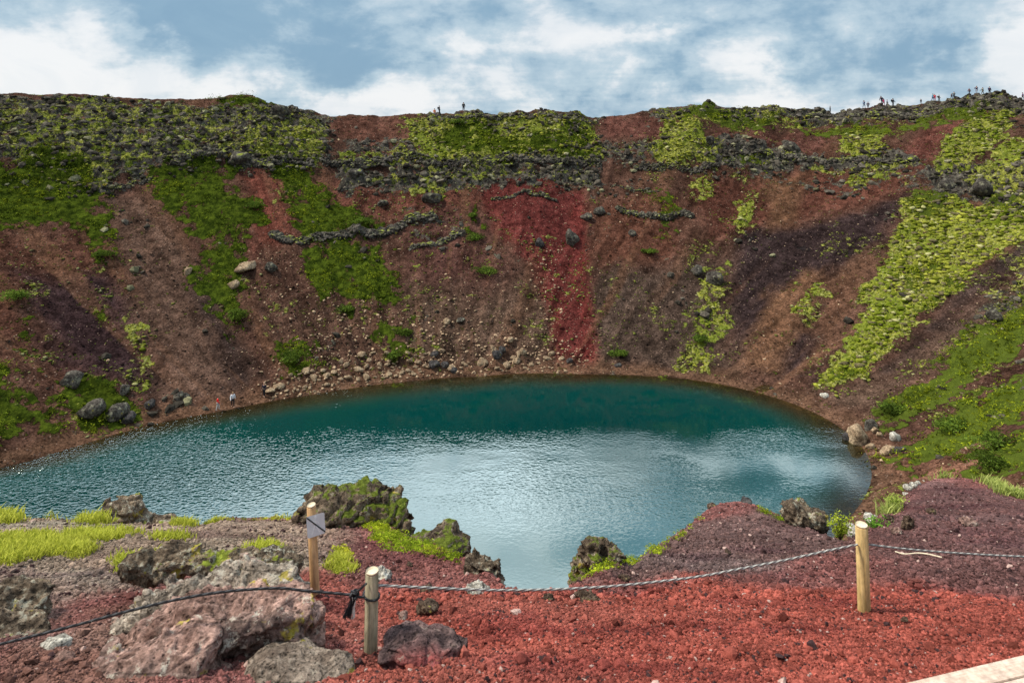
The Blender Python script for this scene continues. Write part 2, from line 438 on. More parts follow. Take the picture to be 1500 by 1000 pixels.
    def out(s, sh):
        n = s.new('ShaderNodeOutputMaterial'); s.nt.links.new(sh.s, n.inputs[0])
def newmat(name):
    m = bpy.data.materials.new(name); m.use_nodes = True; return m, NT(m.node_tree)

# ------------------------------------------------------------------ materials
MAT = {}
def m_crater():
    m, n = newmat('crater slope'); P = n.pos()
    col = n.attr('tint'); g = n.attr('grass', True); mo = n.attr('moss', True); ro = n.attr('rock', True)
    fine = n.noise(P, 4.2, 6, .8); med = n.noise(P, .9, 4, .6)
    c = n.mul(col, n.ramp(fine, .30, .70, .22, 2.0)); c = n.mul(c, n.ramp(med, .3, .7, .62, 1.45))
    # loose stones on the scree
    v = n.vor(P, 3.2); vc = n.vor(P, 3.2, out='Color'); vs = n.sep(vc)
    st = n.ramp(v, .30, .20)*n.ramp(vs[0], .80, .86)
    c = n.mix(st, c, n.mix(vs[1], (.30,.20,.15), (.05,.035,.035)))
    # rock
    rn = n.noise(P, .8, 6, .7); rc = n.mix(n.ramp(rn, .35, .7), (.022,.019,.017), (.115,.100,.084))
    lich = n.ramp(n.noise(P, 2.2, 4, .7), .56, .66); rc = n.mix(lich*.8, rc, (.25,.24,.15))
    rf = n.ramp(ro+(n.noise(P, .55, 4, .65)-.5)*1.5, .38, .55)
    c = n.mix(rf, c, rc)
    # moss
    mn = n.noise(P, .75, 5, .68); mf = n.ramp(mo+(mn-.5)*1.9, .46, .60)
    nz = n.nrmz()
    mcol = n.mix(n.ramp(n.noise(P, 1.6, 4, .7), .38, .66), (.070,.082,.010), (.30,.30,.045))
    mcol = n.mix(n.ramp(n.noise(P, 3.0, 3, .6), .45, .7)*.6, mcol, (.36,.34,.14))
    mcol = n.mix(n.ramp(n.noise(P, .16, 3, .6), .48, .60)*.55, mcol, (.12,.16,.016))
    c = n.mix(mf, c, mcol)
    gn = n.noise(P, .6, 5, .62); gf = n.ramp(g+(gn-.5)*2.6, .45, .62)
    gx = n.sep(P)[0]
    gcol = n.mix(n.ramp(n.noise(P, 1.1, 4, .7), .35, .68), (.018,.028,.004), (.070,.095,.010))  # ground green kept dark: shade in the gaps between scrub clumps is painted in
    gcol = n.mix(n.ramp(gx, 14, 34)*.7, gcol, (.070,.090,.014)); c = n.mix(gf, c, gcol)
    # height: pebbles, rock grain, moss humps
    h = fine*.10+v*(-.06)+rf*rn*.35+mf*n.noise(P, 2.6, 3, .6)*.45+gf*gn*.4
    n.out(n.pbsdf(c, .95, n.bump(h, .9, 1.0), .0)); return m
def m_fore():
    m, n = newmat('cinder ground'); P = n.pos()
    col = n.attr('tint'); fine = n.noise(P, 38, 4, .75); med = n.noise(P, 4, 4, .65); big = n.noise(P, .9, 3, .5)
    c = n.mul(col, n.ramp(fine, .25, .75, .45, 1.65)); c = n.mul(c, n.ramp(med, .3, .7, .78, 1.22)); c = n.mul(c, n.ramp(big, .3, .7, .82, 1.16))
    v = n.vor(P, 30); vs = n.sep(n.vor(P, 30, out='Color'))
    c = n.mul(c, n.ramp(vs[0], 0, 1, .6, 1.35))
    c = n.mix(n.ramp(vs[1], .975, .99)*n.ramp(v, .5, .3), c, (.46,.35,.31))
    v2 = n.vor(P, 9)
    h = v*(-.35)+fine*.5+v2*(-.35)+med*.9
    n.out(n.pbsdf(c, .92, n.bump(h, .9, .05), .06)); return m
def m_tint(name, rough=.9, var=.5, sc=3.0, bumpd=.05, trans=None, spec=.03):
    m, n = newmat(name); P = n.pos(); c = n.attr('tint')
    f = n.noise(P, sc, 5, .7)
    c = n.mul(c, n.ramp(f, .25, .75, 1-var, 1+var))
    n.out(n.pbsdf(c, rough, n.bump(f, .7, bumpd), spec, trans)); return m
def m_rock(name, a, b, lichen, lf, sc=6.0, moss=None, mf=.5, low=None, bd=.05):
    """a,b dark and light stone; lichen colour and amount; moss on top faces; low = colour of the lower faces"""
    m, n = newmat(name); P = n.obj()
    r = n.noise(P, sc*.5, 7, .72); c = n.mix(n.ramp(r, .34, .66), a, b)
    if low:
        c = n.mix(n.ramp(n.noise(P, sc*.22, 3, .5), .42, .6), c, low)
    c = n.mul(c, n.ramp(n.noise(P, sc*3.2, 6, .85), .32, .68, .35, 1.65))
    pore = n.ramp(n.vor(P, sc*5), .16, .34)*.6+.4; pore2 = n.ramp(n.vor(n.scale(P, (1,1,1.4)), sc*1.7), .10, .26)*.45+.55
    c = n.mul(c, pore*pore2)
    crack = n.ramp(n.vor(n.scale(P, (1, 1, 1.8)), sc*.42, 'DISTANCE_TO_EDGE'), 0, .03, .55, 1.0)
    c = n.mul(c, crack)
    l = n.ramp(n.noise(P, sc*1.8, 6, .8), .60-lf*.22, .66-lf*.22)*n.ramp(n.noise(P, sc*.4, 3, .6), .40, .58); c = n.mix(l*.85, c, lichen)
    yl = n.ramp(n.noise(P, sc*.6, 4, .6), .64, .69); c = n.mix(yl*.8, c, (.42,.33,.04))
    if moss:
        q = n.ramp(n.nrmz()*.5+n.noise(P, sc*.35, 4, .6), 1.12-mf*.5, 1.22-mf*.5)
        c = n.mix(q, c, n.mix(n.ramp(n.noise(P, sc*3, 3, .6), .4, .65), moss, tuple(x*2.1 for x in moss)))
    h = r*.8+n.noise(P, sc*3, 6, .8)*.55+crack*.25+pore*.35+pore2*.5
    n.out(n.pbsdf(c, .9, n.bump(h, .95, bd), .08)); return m
def m_simple(name, col, rough=.7, var=.15, sc=8, spec=.3):
    m, n = newmat(name); P = n.obj(); f = n.noise(P, sc, 4, .6)
    n.out(n.pbsdf(n.mul(n.mix(0.0, col, col), n.ramp(f, .3, .7, 1-var, 1+var)), rough, n.bump(f, .3, .01), spec)); return m
def m_wood(name, a, b, sc=(28, 28, 1.6), dark=(.12,.09,.05)):
    m, n = newmat(name); P = n.obj(); Q = n.scale(P, sc)
    f = n.noise(Q, 1.0, 6, .65, .4); g = n.noise(Q, 3.4, 4, .6)
    c = n.mix(n.ramp(f, .35, .65), a, b); c = n.mix(n.ramp(g, .56, .68)*.75, c, dark); c = n.mul(c, n.ramp(n.noise(n.scale(P, (2,2,.6)), 9, 4, .7), .3, .7, .72, 1.2))
    c = n.mul(c, n.ramp(n.noise(P, 5, 3, .6), .3, .7, .85, 1.12))
    c = n.mix(n.ramp(n.vor(n.scale(P, (14,14,5)), 1.0), .10, .04)*.5, c, dark)
    n.out(n.pbsdf(c, .75, n.bump(f+g*.5, .5, .006), .25)); return m
def m_rope(name, a, b):
    m, n = newmat(name)
    uv = n.attr('twist', True)
    s = uv._m('SINE'); f = n.ramp(s, -.6, .6)
    c = n.mix(f, a, b); c = n.mul(c, n.ramp(n.noise(n.pos(), 220, 3, .7), .3, .7, .8, 1.25))
    n.out(n.pbsdf(c, .7, n.bump(s, .8, .004), .3)); return m
def m_water():
    m, n = newmat('lake water'); P = n.pos(); x, y, z = n.sep(P)
    dep = n.attr('depth', True)
    # wind patches: rougher water towards the left shore and in two cat's-paws on the right
    patch = n.noise(n.scale(P, (.030, .055, 1)), 1.0, 4, .55)
    left = n.ramp(x+y*-.45, -46, -80)
    amt = n.ramp(patch, .38, .62, .15, 2.4)*n.ramp(y, 78, 68, .06, 1.0)*n.ramp(y, 64, 53, 1.0, .15)+left*n.ramp(patch, .35, .6, 3.5, 8.0)
    Q = n.scale(P, (1.0, 1.9, 1)); 
    w1 = n.noise(Q, 1.05, 1, .4, .4); w2 = n.noise(n.scale(P, (1.15, 1.5, 1)), 2.5, 1, .4, .3)
    h = (w1*.8+w2*1.3)*amt
    nr = n.bump(h, 1.0, .0095)
    deep = n.ramp(dep, .2, 4.5); 
    body = n.mix(n.ramp(dep, 0.0, 1.5), (.030,.030,.014), n.mix(n.ramp(dep, 1.5, 5), (.0003,.032,.029), (.0001,.025,.024)))
    d = n.new('ShaderNodeBsdfDiffuse'); n.put(d.inputs[0], body)
    t = n.new('ShaderNodeBsdfTransparent'); t.inputs[0].default_value = (.75,.78,.55,1)
    a = n.new('ShaderNodeMixShader'); n.put(a.inputs[0], n.ramp(dep, -.05, 1.1, .1, 1)); m_ = n.nt
    m_.links.new(t.outputs[0], a.inputs[1]); m_.links.new(d.outputs[0], a.inputs[2])
    g = n.new('ShaderNodeBsdfGlossy'); g.inputs['Roughness'].default_value = .03; g.inputs[0].default_value = (.80,.94,.96,1)
    m_.links.new(nr.s, g.inputs['Normal'])
    fr = n.new('ShaderNodeFresnel'); fr.inputs['IOR'].default_value = 1.45; m_.links.new(nr.s, fr.inputs['Normal'])
    b = n.new('ShaderNodeMixShader'); m_.links.new(fr.outputs[0], b.inputs[0]); m_.links.new(a.outputs[0], b.inputs[1]); m_.links.new(g.outputs[0], b.inputs[2])
    n.out(E(n.nt, b.outputs[0])); return m

MAT['crater'] = m_crater(); MAT['fore'] = m_fore(); MAT['water'] = m_water()
MAT['scree'] = m_tint('scree stone', .9, .35, 4, .05)
MAT['rubble'] = m_tint('rubble stone', .92, .6, 1.6, .15)
MAT['mossc'] = m_tint('moss cushions', .95, .45, 2.5, .12)
MAT['leafc'] = m_tint('undergrowth leaves', .8, .25, 1.5, .02, .35)
MAT['gravel'] = m_tint('cinder gravel', .88, .4, 60, .006)
MAT['grass'] = m_tint('grass blades', .7, .2, 6, .002, .4)
MAT['bark'] = m_simple('shrub bark', (.09,.065,.045), .9)
MAT['tan'] = m_rock('tan boulder', (.20,.135,.085), (.42,.31,.20), (.50,.42,.30), .1, 1.2, bd=.1)
MAT['grey'] = m_rock('grey boulder', (.032,.028,.024), (.135,.118,.098), (.28,.27,.19), .3, 1.0, (.11,.14,.02), .25, bd=.15)
MAT['darkb'] = m_rock('dark boulder', (.030,.027,.028), (.10,.09,.085), (.2,.2,.17), .1, 1.0, bd=.12)
MAT['ledge'] = m_rock('ledge basalt', (.026,.022,.019), (.125,.108,.090), (.26,.25,.16), .3, .8, (.15,.17,.025), .35, bd=.25)
MAT['lichenrock'] = m_rock('lichened lava', (.040,.029,.021), (.24,.175,.12), (.45,.42,.33), .35, 7, (.13,.15,.02), .2)
MAT['mosslava'] = m_rock('mossy lava', (.040,.029,.021), (.22,.16,.11), (.42,.38,.28), .25, 5, (.060,.075,.010), .47)
MAT['layered'] = m_rock('layered lava', (.085,.065,.050), (.48,.39,.31), (.52,.47,.38), .45, 6, None, .2, low=(.30,.18,.15))
MAT['pink'] = m_rock('pink lava', (.125,.070,.056), (.52,.325,.265), (.52,.46,.38), .22, 5, None, .2, low=(.15,.10,.085))
MAT['brownround'] = m_rock('brown grey lava', (.11,.080,.062), (.33,.26,.205), (.42,.36,.28), .1, 7)
MAT['purple'] = m_rock('purple lava', (.040,.026,.027), (.20,.13,.12), (.30,.23,.19), .1, 6, low=(.24,.065,.060))
MAT['darkbrown'] = m_rock('dark brown lava', (.05,.033,.024), (.17,.115,.08), (.30,.26,.18), .15, 7, (.14,.13,.03), .3)
MAT['pale'] = m_rock('pale lichened stone', (.28,.25,.21), (.62,.58,.50), (.70,.68,.60), .4, 7)
MAT['post_old'] = m_wood('weathered post wood', (.22,.19,.12), (.42,.36,.24))
MAT['post_new'] = m_wood('fresh post wood', (.46,.31,.12), (.62,.44,.20), dark=(.26,.19,.08))
MAT['post_sign'] = m_wood('sign post wood', (.45,.25,.11), (.62,.38,.19), dark=(.32,.18,.08))
MAT['endgrain'] = m_simple('end grain', (.66,.55,.40), .8, .15, 30)
MAT['deck'] = m_wood('bleached deck board', (.52,.385,.30), (.61,.465,.375), (2.0, 30, 30), (.40,.29,.22))
MAT['rope_black'] = m_rope('black rope', (.012,.012,.014), (.055,.055,.06))
MAT['rope_grey'] = m_rope('grey rope', (.16,.15,.14), (.44,.42,.39))
MAT['fray'] = m_simple('white frayed strands', (.72,.70,.66), .8)
MAT['frayb'] = m_simple('black strands', (.015,.015,.018), .7)
MAT['sign'] = m_simple('grey sign panel', (.78,.78,.80), .55, .06)
MAT['signwhite'] = m_simple('white sign paint', (.93,.93,.94), .5, .04)
MAT['signblack'] = m_simple('black sign paint', (.02,.02,.022), .5, .04)
MAT['skin'] = m_simple('skin', (.55,.33,.24), .6, .05)

# ------------------------------------------------------------------ crater terrain (one sheet to the horizon)
def axis(*segs):
    out = []
    for a, b, s in segs: out += list(np.arange(a, b, s))
    return np.array(out)
pxs = axis((-3000,-200,60),(-200,-20,8),(-20,1520,1.9),(1520,1700,8),(1700,4600,60))
Ys = np.r_[np.arange(3,40,1.0), np.arange(40,56,.35), np.arange(56,70,.2), np.arange(70,158,.145), np.arange(158,180,.8), np.geomspace(180,6000,50)]
U, YY = np.meshgrid((pxs-750)/F, Ys); XX = U*YY
LAY = layers(XX, YY)
HH = Hfull(XX, YY, LAY)
nearm = YY < 32
HH = np.where(nearm, np.minimum(HH, Hfore(XX, YY, False)-.7), HH)
far = YY > 200; HH = np.where(far, -20+0*HH, HH)
colr = scree_col(XX, YY, LAY[3])
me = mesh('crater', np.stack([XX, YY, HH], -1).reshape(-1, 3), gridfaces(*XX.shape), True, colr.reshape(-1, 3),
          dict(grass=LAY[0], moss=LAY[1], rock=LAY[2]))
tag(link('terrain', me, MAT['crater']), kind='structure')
_U0 = U; 
# ------------------------------------------------------------------ water
wx = np.linspace(-90, 60, 260); wy = np.linspace(30, 100, 160)
WX, WY = np.meshgrid(wx, wy)
dep = WATER-Hfull(WX, WY)
me = mesh('lake', np.stack([WX, WY, np.full_like(WX, WATER)], -1).reshape(-1, 3), gridfaces(*WX.shape), True, None, dict(depth=dep))
tag(link('lake_water', me, MAT['water']), kind='structure')

# ------------------------------------------------------------------ foreground ground
fp = axis((-3000,-200,50),(-200,-20,8),(-20,1520,1.6),(1520,1700,8),(1700,4600,50))
fu = (fp-750)/F
yl, hl = lipof(fu)
rows = []
inv0 = 1/3.6
for y in (.35, .6, 1.0, 1.6, 2.3, 3.0): rows.append(np.full_like(fu, y))
for s in np.linspace(0, 1, 330): rows.append(1/(inv0+(1/yl-inv0)*s))
for d in np.r_[np.linspace(.01,.5,20), np.linspace(.6,8,40)]: rows.append(yl+d)
FY = np.array(rows); FU = np.broadcast_to(fu, FY.shape); FX = FU*FY
FH = Hfore(FX, FY)
FGRED = [
 ([(560,862),(750,868),(840,862),(900,858),(1010,840),(1080,850),(1180,862),(1260,862),(1330,860),(1560,880),(1700,1200),(300,1200),(440,1000),(480,960),(480,875)],(.232,.059,.043),.28),
 ([(270,842),(420,842),(480,830),(560,862),(560,960),(420,980),(270,860)],(.20,.064,.050),.15),
 ([(120,885),(250,880),(300,960),(120,1100),(0,1100),(-50,960),(60,930)],(.170,.085,.066),.2),
]
FG = [
 ([(-400,740),(480,740),(520,800),(470,842),(250,842),(170,850),(60,856),(-400,856)],(.210,.150,.112),.4),
 ([(-400,840),(160,842),(240,860),(120,885),(60,930),(-400,930)],(.165,.115,.092),.25),
 ([(560,780),(620,790),(740,850),(740,866),(480,866),(480,830),(520,800)],(.150,.060,.052),.18),
 ([(838,860),(860,826),(1000,740),(1120,730),(1255,790),(1240,800),(1120,842),(1000,846),(900,858)],(.108,.062,.056),.15),
 ([(1255,810),(1270,770),(1350,690),(1560,690),(1800,760),(1800,880),(1560,872),(1330,850)],(.108,.054,.050),.5),
]
def fcol(X, Y):
    c = np.zeros(X.shape+(3,)); c[...] = (.155, .062, .055)
    w = .30*fbm(X/.9, Y/.9, 3, 4)+.10*fbm(X/.15, Y/.15, 3, 3)
    for P, cc, soft in FG_W:
        d = sdpoly(X, Y, P); k = sst(-soft, soft, -d+w)[..., None]
        c = c*(1-k)+np.array(cc)*k
    v = fbm(X/.6, Y/.35, 12, 4)
    c = c*(1+.42*v)[..., None]
    k = (sst(.05, .5, fbm(X/1.1, Y/.4, 21, 4))*.8)[..., None]
    c = c*(1-k)+c*np.array((.62,.55,.62))*k
    k = (sst(.0, .5, fbm(X/2.2+3, Y/.9, 51, 3))*.55)[..., None]; c = c*(1-k)+c*np.array((1.15,1.45,1.5))*k
    return np.clip(c, .01, .7)
FG_W = [(np.array([unf(*p) for p in P]), c, s) for P, c, s in FG+FGRED]
me = mesh('fore', np.stack([FX, FY, FH], -1).reshape(-1, 3), gridfaces(*FX.shape), True, fcol(FX, FY).reshape(-1, 3))
tag(link('ground', me, MAT['fore']), kind='structure')

# ------------------------------------------------------------------ scatter kits
def ico(n):
    bm = bmesh.new(); bmesh.ops.create_icosphere(bm, subdivisions=n, radius=1.0)
    V = np.array([v.co[:] for v in bm.verts]); Fc = np.array([[v.index for v in f.verts] for f in bm.faces]); bm.free(); return V, Fc
ICO1, ICO1F = ico(1); ICO2, ICO2F = ico(2)
def rotz(a):
    c, s = np.cos(a), np.sin(a); R = np.zeros((len(a), 3, 3)); R[:,0,0] = c; R[:,0,1] = -s; R[:,1,0] = s; R[:,1,1] = c; R[:,2,2] = 1; return R
def rrot(n):
    q = rng.normal(size=(n, 4)); q /= np.linalg.norm(q, axis=1)[:, None]; w, x, y, z = q.T
    return np.stack([np.stack([1-2*(y*y+z*z),2*(x*y-z*w),2*(x*z+y*w)],-1),np.stack([2*(x*y+z*w),1-2*(x*x+z*z),2*(y*z-x*w)],-1),np.stack([2*(x*z-y*w),2*(y*z+x*w),1-2*(x*x+y*y)],-1)],-2)
def chunks(P, S, cols, flat=.6, jit=.35, base=(ICO1, ICO1F), tumble=True, smooth=False, name='x'):
    n = len(P); V0, F0 = base; m = len(V0)
    V = np.repeat(V0[None], n, 0)*(1+jit*(rng.random((n, m, 1))-.5)*2)
    V = V*(np.array([1, 1, 1])[None, None]*(1+.45*(rng.random((n, 1, 3))-.5)*2))
    if tumble: V = np.einsum('nij,nmj->nmi', rrot(n), V)
    V[..., 2] *= flat
    V = V*S[:, None, None]+P[:, None, :]
    Fc = (F0[None]+(np.arange(n)*m)[:, None, None]).reshape(-1, 3)
    C = np.repeat(cols[:, None, :], m, 1).reshape(-1, 3)
    return mesh(name, V.reshape(-1, 3), Fc, smooth, C)
def sector(n, y0=46., y1=158.):
    Y = np.sqrt(rng.random(n)*(y1**2-y0**2)+y0**2); X = (rng.random(n)*1.62-.81)*Y
    th, r, rs, rr, hr = polar(X, Y); k = (r > rs+.1) & (r < rr+2.0) & ((Y > 70) | (X > 0) | (X < -30)); return X[k], Y[k]
def pick(c, k): return [a[k] for a in c]

# rubble in the rock bands
X, Y = sector(120000); L = layers(X, Y)
keep = rng.random(len(X)) < np.clip(L[2]+fbm(X/4, Y/4, 3, 3)*.6-.25, 0, 1)
X, Y = X[keep], Y[keep]; L = pick(L, keep); Z = Hfull(X, Y, L)-.06
S = .10+.60*rng.random(len(X))**4.0
base = np.array([.062,.053,.042])[None]*(.45+1.6*rng.random((len(X), 1))**1.8)
mm = (rng.random(len(X)) < .15)[:, None]; base = np.where(mm, np.array([.22,.205,.12])*(.5+.7*rng.random((len(X),1))), base)
me = chunks(np.stack([X, Y, Z+S*.15], -1), S, base, .75, .3, name='rubble')
tag(link('rubble', me, MAT['rubble']), 'dark basalt rubble covering the rock bands below the crater rim', 'rubble', kind='stuff')
print('rubble', len(X))
# moss cushions
X, Y = sector(210000); L = layers(X, Y)
keep = rng.random(len(X)) < np.clip(L[1]*1.1+fbm(X/2.2, Y/2.2, 13, 3)*1.1-.28, 0, 1)*(L[1] > .12)*np.where(L[0]>.6,.4,1)
X, Y = X[keep], Y[keep]; L = pick(L, keep); Z = Hfull(X, Y, L)
S = (.07+.38*rng.random(len(X))**2.8)*(.34+.9*np.clip(L[1], 0, 1))
k = rng.random((len(X), 1))**1.7; hue = sst(-.4, .4, fbm(X/9, Y/9, 30, 3))[:, None]; thin = sst(.6, .25, L[1])[:, None]
base = (np.array([.085,.100,.008])*(1-k)+np.array([.32,.32,.045])*k)*(1-.5*hue)+np.array([.080,.120,.006])*.5*hue
pale = (rng.random((len(X),1)) < .10); base = np.where(pale, np.array([.36,.34,.15]), base); base = base*(1-.45*thin)+np.array([.10,.10,.045])*.45*thin; br = (rng.random((len(X),1)) < .22); base = np.where(br, np.array([.12,.10,.05]), base)
me = chunks(np.stack([X, Y, Z], -1), S, base, .5, .38, tumble=False, smooth=True, name='moss')
tag(link('moss', me, MAT['mossc']), 'yellow green moss cushions spread over the crater wall', 'moss', kind='stuff')
print('moss', len(X))
# loose scree stones
X, Y = sector(90000); L = layers(X, Y)
dens = .25+.5*sst(-.1, .5, fbm(X/7, Y/7, 40, 3))
def near_poly(X, Y, pts): return np.exp(-np.clip(sdpoly(X, Y, unproj(pts)), 0, None)/1.5)
d1 = near_poly(X, Y, [(380,560),(450,520),(560,480),(700,500),(860,525),(860,545),(700,548),(600,555),(450,578),(380,590)])
d2 = near_poly(X, Y, [(780,380),(810,370),(830,520),(790,530)]); d3 = near_poly(X, Y, [(340,360),(400,370),(600,440),(700,430),(780,520),(600,545),(430,560),(400,480)])
keep = rng.random(len(X)) < np.clip(dens*.6+d1*.6+d2*.5+d3*.35, 0, 1)*(1-np.clip(L[0]*1.2,0,1))
X, Y = X[keep], Y[keep]; L = pick(L, keep); Z = Hfull(X, Y, L); dd = (d1+d2+d3*.6)[keep]
S = .045+.16*rng.random(len(X))**3+.12*np.clip(dd,0,1)*rng.random(len(X))**3
sc = scree_col(X, Y, L[3])
tan = rng.random((len(X),1)) < (.10+.45*np.clip(dd, 0, 1))[:, None]
base = np.where(tan, np.array([.40,.28,.18])*(.6+.7*rng.random((len(X),1))), sc*(.35+1.5*rng.random((len(X),1))))
me = chunks(np.stack([X, Y, Z+S*.2], -1), S, base, .7, .3, name='scree')
tag(link('scree', me, MAT['scree']), 'small loose brown and tan stones strewn on the crater slopes', 'scree', kind='stuff')
print('scree', len(X))

# leaves: n quads around points
def leafmesh(P, S, cols, up=.35, name='leaf', asp=.55):
    n = len(P); R = rrot(n)
    q = np.array([[-1,-asp,0],[1,-asp*.3,0],[1.0,asp*.3,0],[-1,asp,0]])*.5
    V = np.einsum('nij,mj->nmi', R, q)*S[:, None, None]
    V[..., 2] *= .8
    V = V+P[:, None, :]
    Fc = np.arange(n*4).reshape(n, 4)
    return mesh(name, V.reshape(-1, 3), Fc, False, np.repeat(cols[:, None, :], 4, 1).reshape(-1, 3))
def bushes(X, Y, Z, R, nl, colA, colB, lsz, name, hfac=.65, hue=None):
    n = len(X); idx = np.repeat(np.arange(n), nl)
    m = len(idx)
    d = rng.normal(size=(m, 3)); d /= np.linalg.norm(d, axis=1)[:, None]; d[:, 2] = np.abs(d[:, 2])
    rad = (.45+.6*rng.random(m)**.6)*(1+.35*fbm(d[:,0]*2+idx, d[:,1]*2, d[:,2]*2, 2))
    P = np.stack([X[idx], Y[idx], Z[idx]], -1)+d*(R[idx]*rad)[:, None]*np.array([1,1,hfac])
    k = rng.random((m, 1)); cl = rng.random((n, 1))[idx]
    c = (np.array(colA)*(1-k)+np.array(colB)*k)*(.5+1.0*cl)
    if hue is not None: c = c*(1-hue[idx])+c*np.array((1.85,1.6,1.15))*hue[idx]
    s = lsz*(.6+.8*rng.random(m))
    return leafmesh(P, s, c, name=name)
X, Y = sector(46000); L = layers(X, Y)
keep = rng.random(len(X)) < np.clip(L[0]*1.2+fbm(X/2, Y/2, 23, 4)*1.8-.45, 0, 1)*(L[0] > .15)*.8
X, Y = X[keep], Y[keep]; L = pick(L, keep); Z = Hfull(X, Y, L)
R = .22+1.75*rng.random(len(X))**3.2
hue = np.clip(sst(-.35, .4, fbm(X/6, Y/6, 77, 4))+sst(12, 34, X)*.75, 0, 1.35)[:, None]
me = bushes(X, Y, Z-.1, R, 32, (.034,.058,.005), (.155,.205,.018), .22, 'under', hue=hue)
tag(link('undergrowth', me, MAT['leafc']), 'low green willow scrub and grass carpeting parts of the crater wall', 'undergrowth', kind='stuff')
print('under', len(X))

X, Y = sector(30000); L = layers(X, Y)
keep = (fbm(X/3.5, Y/3.5, 91, 4) > .12) & (L[0] < .3) & (rng.random(len(X)) < .22+.6*L[1])
X, Y = X[keep], Y[keep]; L = pick(L, keep); Z = Hfull(X, Y, L)
me = bushes(X, Y, Z-.05, .10+.32*rng.random(len(X))**2, 12, (.06,.085,.012), (.20,.23,.035), .16, 'tufts')
tag(link('grass', me, MAT['leafc']), 'scattered green tufts growing among the scree', 'grass', kind='stuff'); print('tufts', len(X))
# individual shrubs
SHRUBS = [(712,402,2.6,'rounded green shrub alone on the scree below the central rock ledge'),
 (695,350,2.4,'green shrub just above the lone rounded shrub on the central slope'),
 (951,369,1.8,'small dark olive shrub on bare brown scree right of the red strip'),
 (430,528,2.6,'bright green shrub above the tan rocks of the left shore'),
 (345,467,2.5,'green shrub at the foot of the long left grass tongue'),
 (673,187,2.6,'rounded green shrub just below the rim near two standing people'),
 (690,318,1.5,'small green shrub on the centre slope below the long ledge'),
 (505,455,1.9,'small dark shrub under the wide scrub patch on the left slope'),
 (1396,627,2.2,'rounded grey green shrub on the lower right grass strip'),
 (1462,660,2.6,'large grey green shrub above the right foreground mound'),
 (1450,685,2.2,'low green shrub at the foot of the large grey green shrub on the right'),
 (578,520,1.9,'olive shrub above the tan rocks left of the lake centre'),
 (590,492,1.6,'small green shrub on the stony lower slope left of centre'),
 (370,305,2.6,'green shrub at the right edge of the bright left grass patch'),
 (530,330,2.4,'green shrub above the left rock ledge'),
 (1305,600,2.1,'low green shrub beside the shore path near the right boulders'),
 (905,520,1.6,'small bright green shrub near the far shore right of the red strip'),
 (150,378,2.0,'green shrub at the bottom of the upper left scrub patch'),
 (22,440,2.4,'green shrub at the left edge of the picture halfway down the slope'),
 (1025,500,1.5,'small yellow green shrub low on the slope right of the centre')]
w = np.array([unproj([(a, b)])[0] for a, b, c, d in SHRUBS])
Zs = Hfull(w[:,0], w[:,1])
for (a, b, r, lab), (x, y), z in zip(SHRUBS, w, Zs):
    e = empty('shrub', (x, y, z)); tag(e, lab, 'shrub')
    r = r*.62
    k = 9
    cx = rng.normal(size=k)*r*.42; cy = rng.normal(size=k)*r*.35; cz = rng.random(k)*r*.35
    me = bushes(cx, cy, cz, np.full(k, r*.62), 120, (.045,.080,.012), (.150,.215,.030), .21, 'foliage', .8)
    link('foliage', me, MAT['leafc'], e)
    # stems
    bm = bmesh.new()
    for s in range(6):
        an = s*1.05; d = Vector((math.cos(an)*.5, math.sin(an)*.5, .9)).normalized()*r*.6
        res = bmesh.ops.create_cone(bm, cap_ends=True, segments=6, radius1=.05, radius2=.015, depth=d.length)
        q = d.to_track_quat('Z', 'Y'); 
        for v in res['verts']: v.co = q @ v.co + d*.5
    me = bpy.data.meshes.new('stem'); bm.to_mesh(me); bm.free(); link('stem', me, MAT['bark'], e)

# ------------------------------------------------------------------ rocks
def rockverts(n=4, planes=11, seed=0, dims=(1,1,1), amp=.12, fs=1.6, strata=0.0, tilt=(0,0,1)):
    r = np.random.default_rng(seed); V, Fc = ico(n)
    N = r.normal(size=(planes, 3)); N /= np.linalg.norm(N, axis=1)[:, None]; D = .62+.35*r.random(planes)
    dot = V@N.T
    t = np.where(dot > .05, D[None]/np.maximum(dot, .05), 9)
    rad = np.minimum(t.min(1), 1.12)
    P = V*rad[:, None]
    o = seed*7.7
    dsp = amp*fbm(P[:,0]*fs+o, P[:,1]*fs, P[:,2]*fs, 5, .55)
    P = P*(1+dsp*1.6)[:, None]
    if strata:
        tl = np.array(tilt, float); tl /= np.linalg.norm(tl)
        s = (P@tl)*6+fbm(P[:,0]*2, P[:,1]*2, P[:,2]*2+o, 3)*.9
        P = P*(1+strata*(sst(.1, .4, s-np.floor(s))-.5))[:, None]
    return P*np.array(dims), Fc
def rock(name, label, cat, loc, dims, seed, mat, group=None, n=4, rot=None, **k):
    P, Fc = rockverts(n, seed=seed, dims=dims, **k)
    me = mesh(name, P, Fc, True)
    o = link(name, me, mat, None, loc); o.rotation_euler = rot or (0, 0, (seed*1.7) % 6.28)
    return tag(o, label, cat, group)
def onwall(px, py):
    x, y = unproj([(px, py)])[0]; z = float(Hfull(np.array([x]), np.array([y]))[0]); return x, y, z
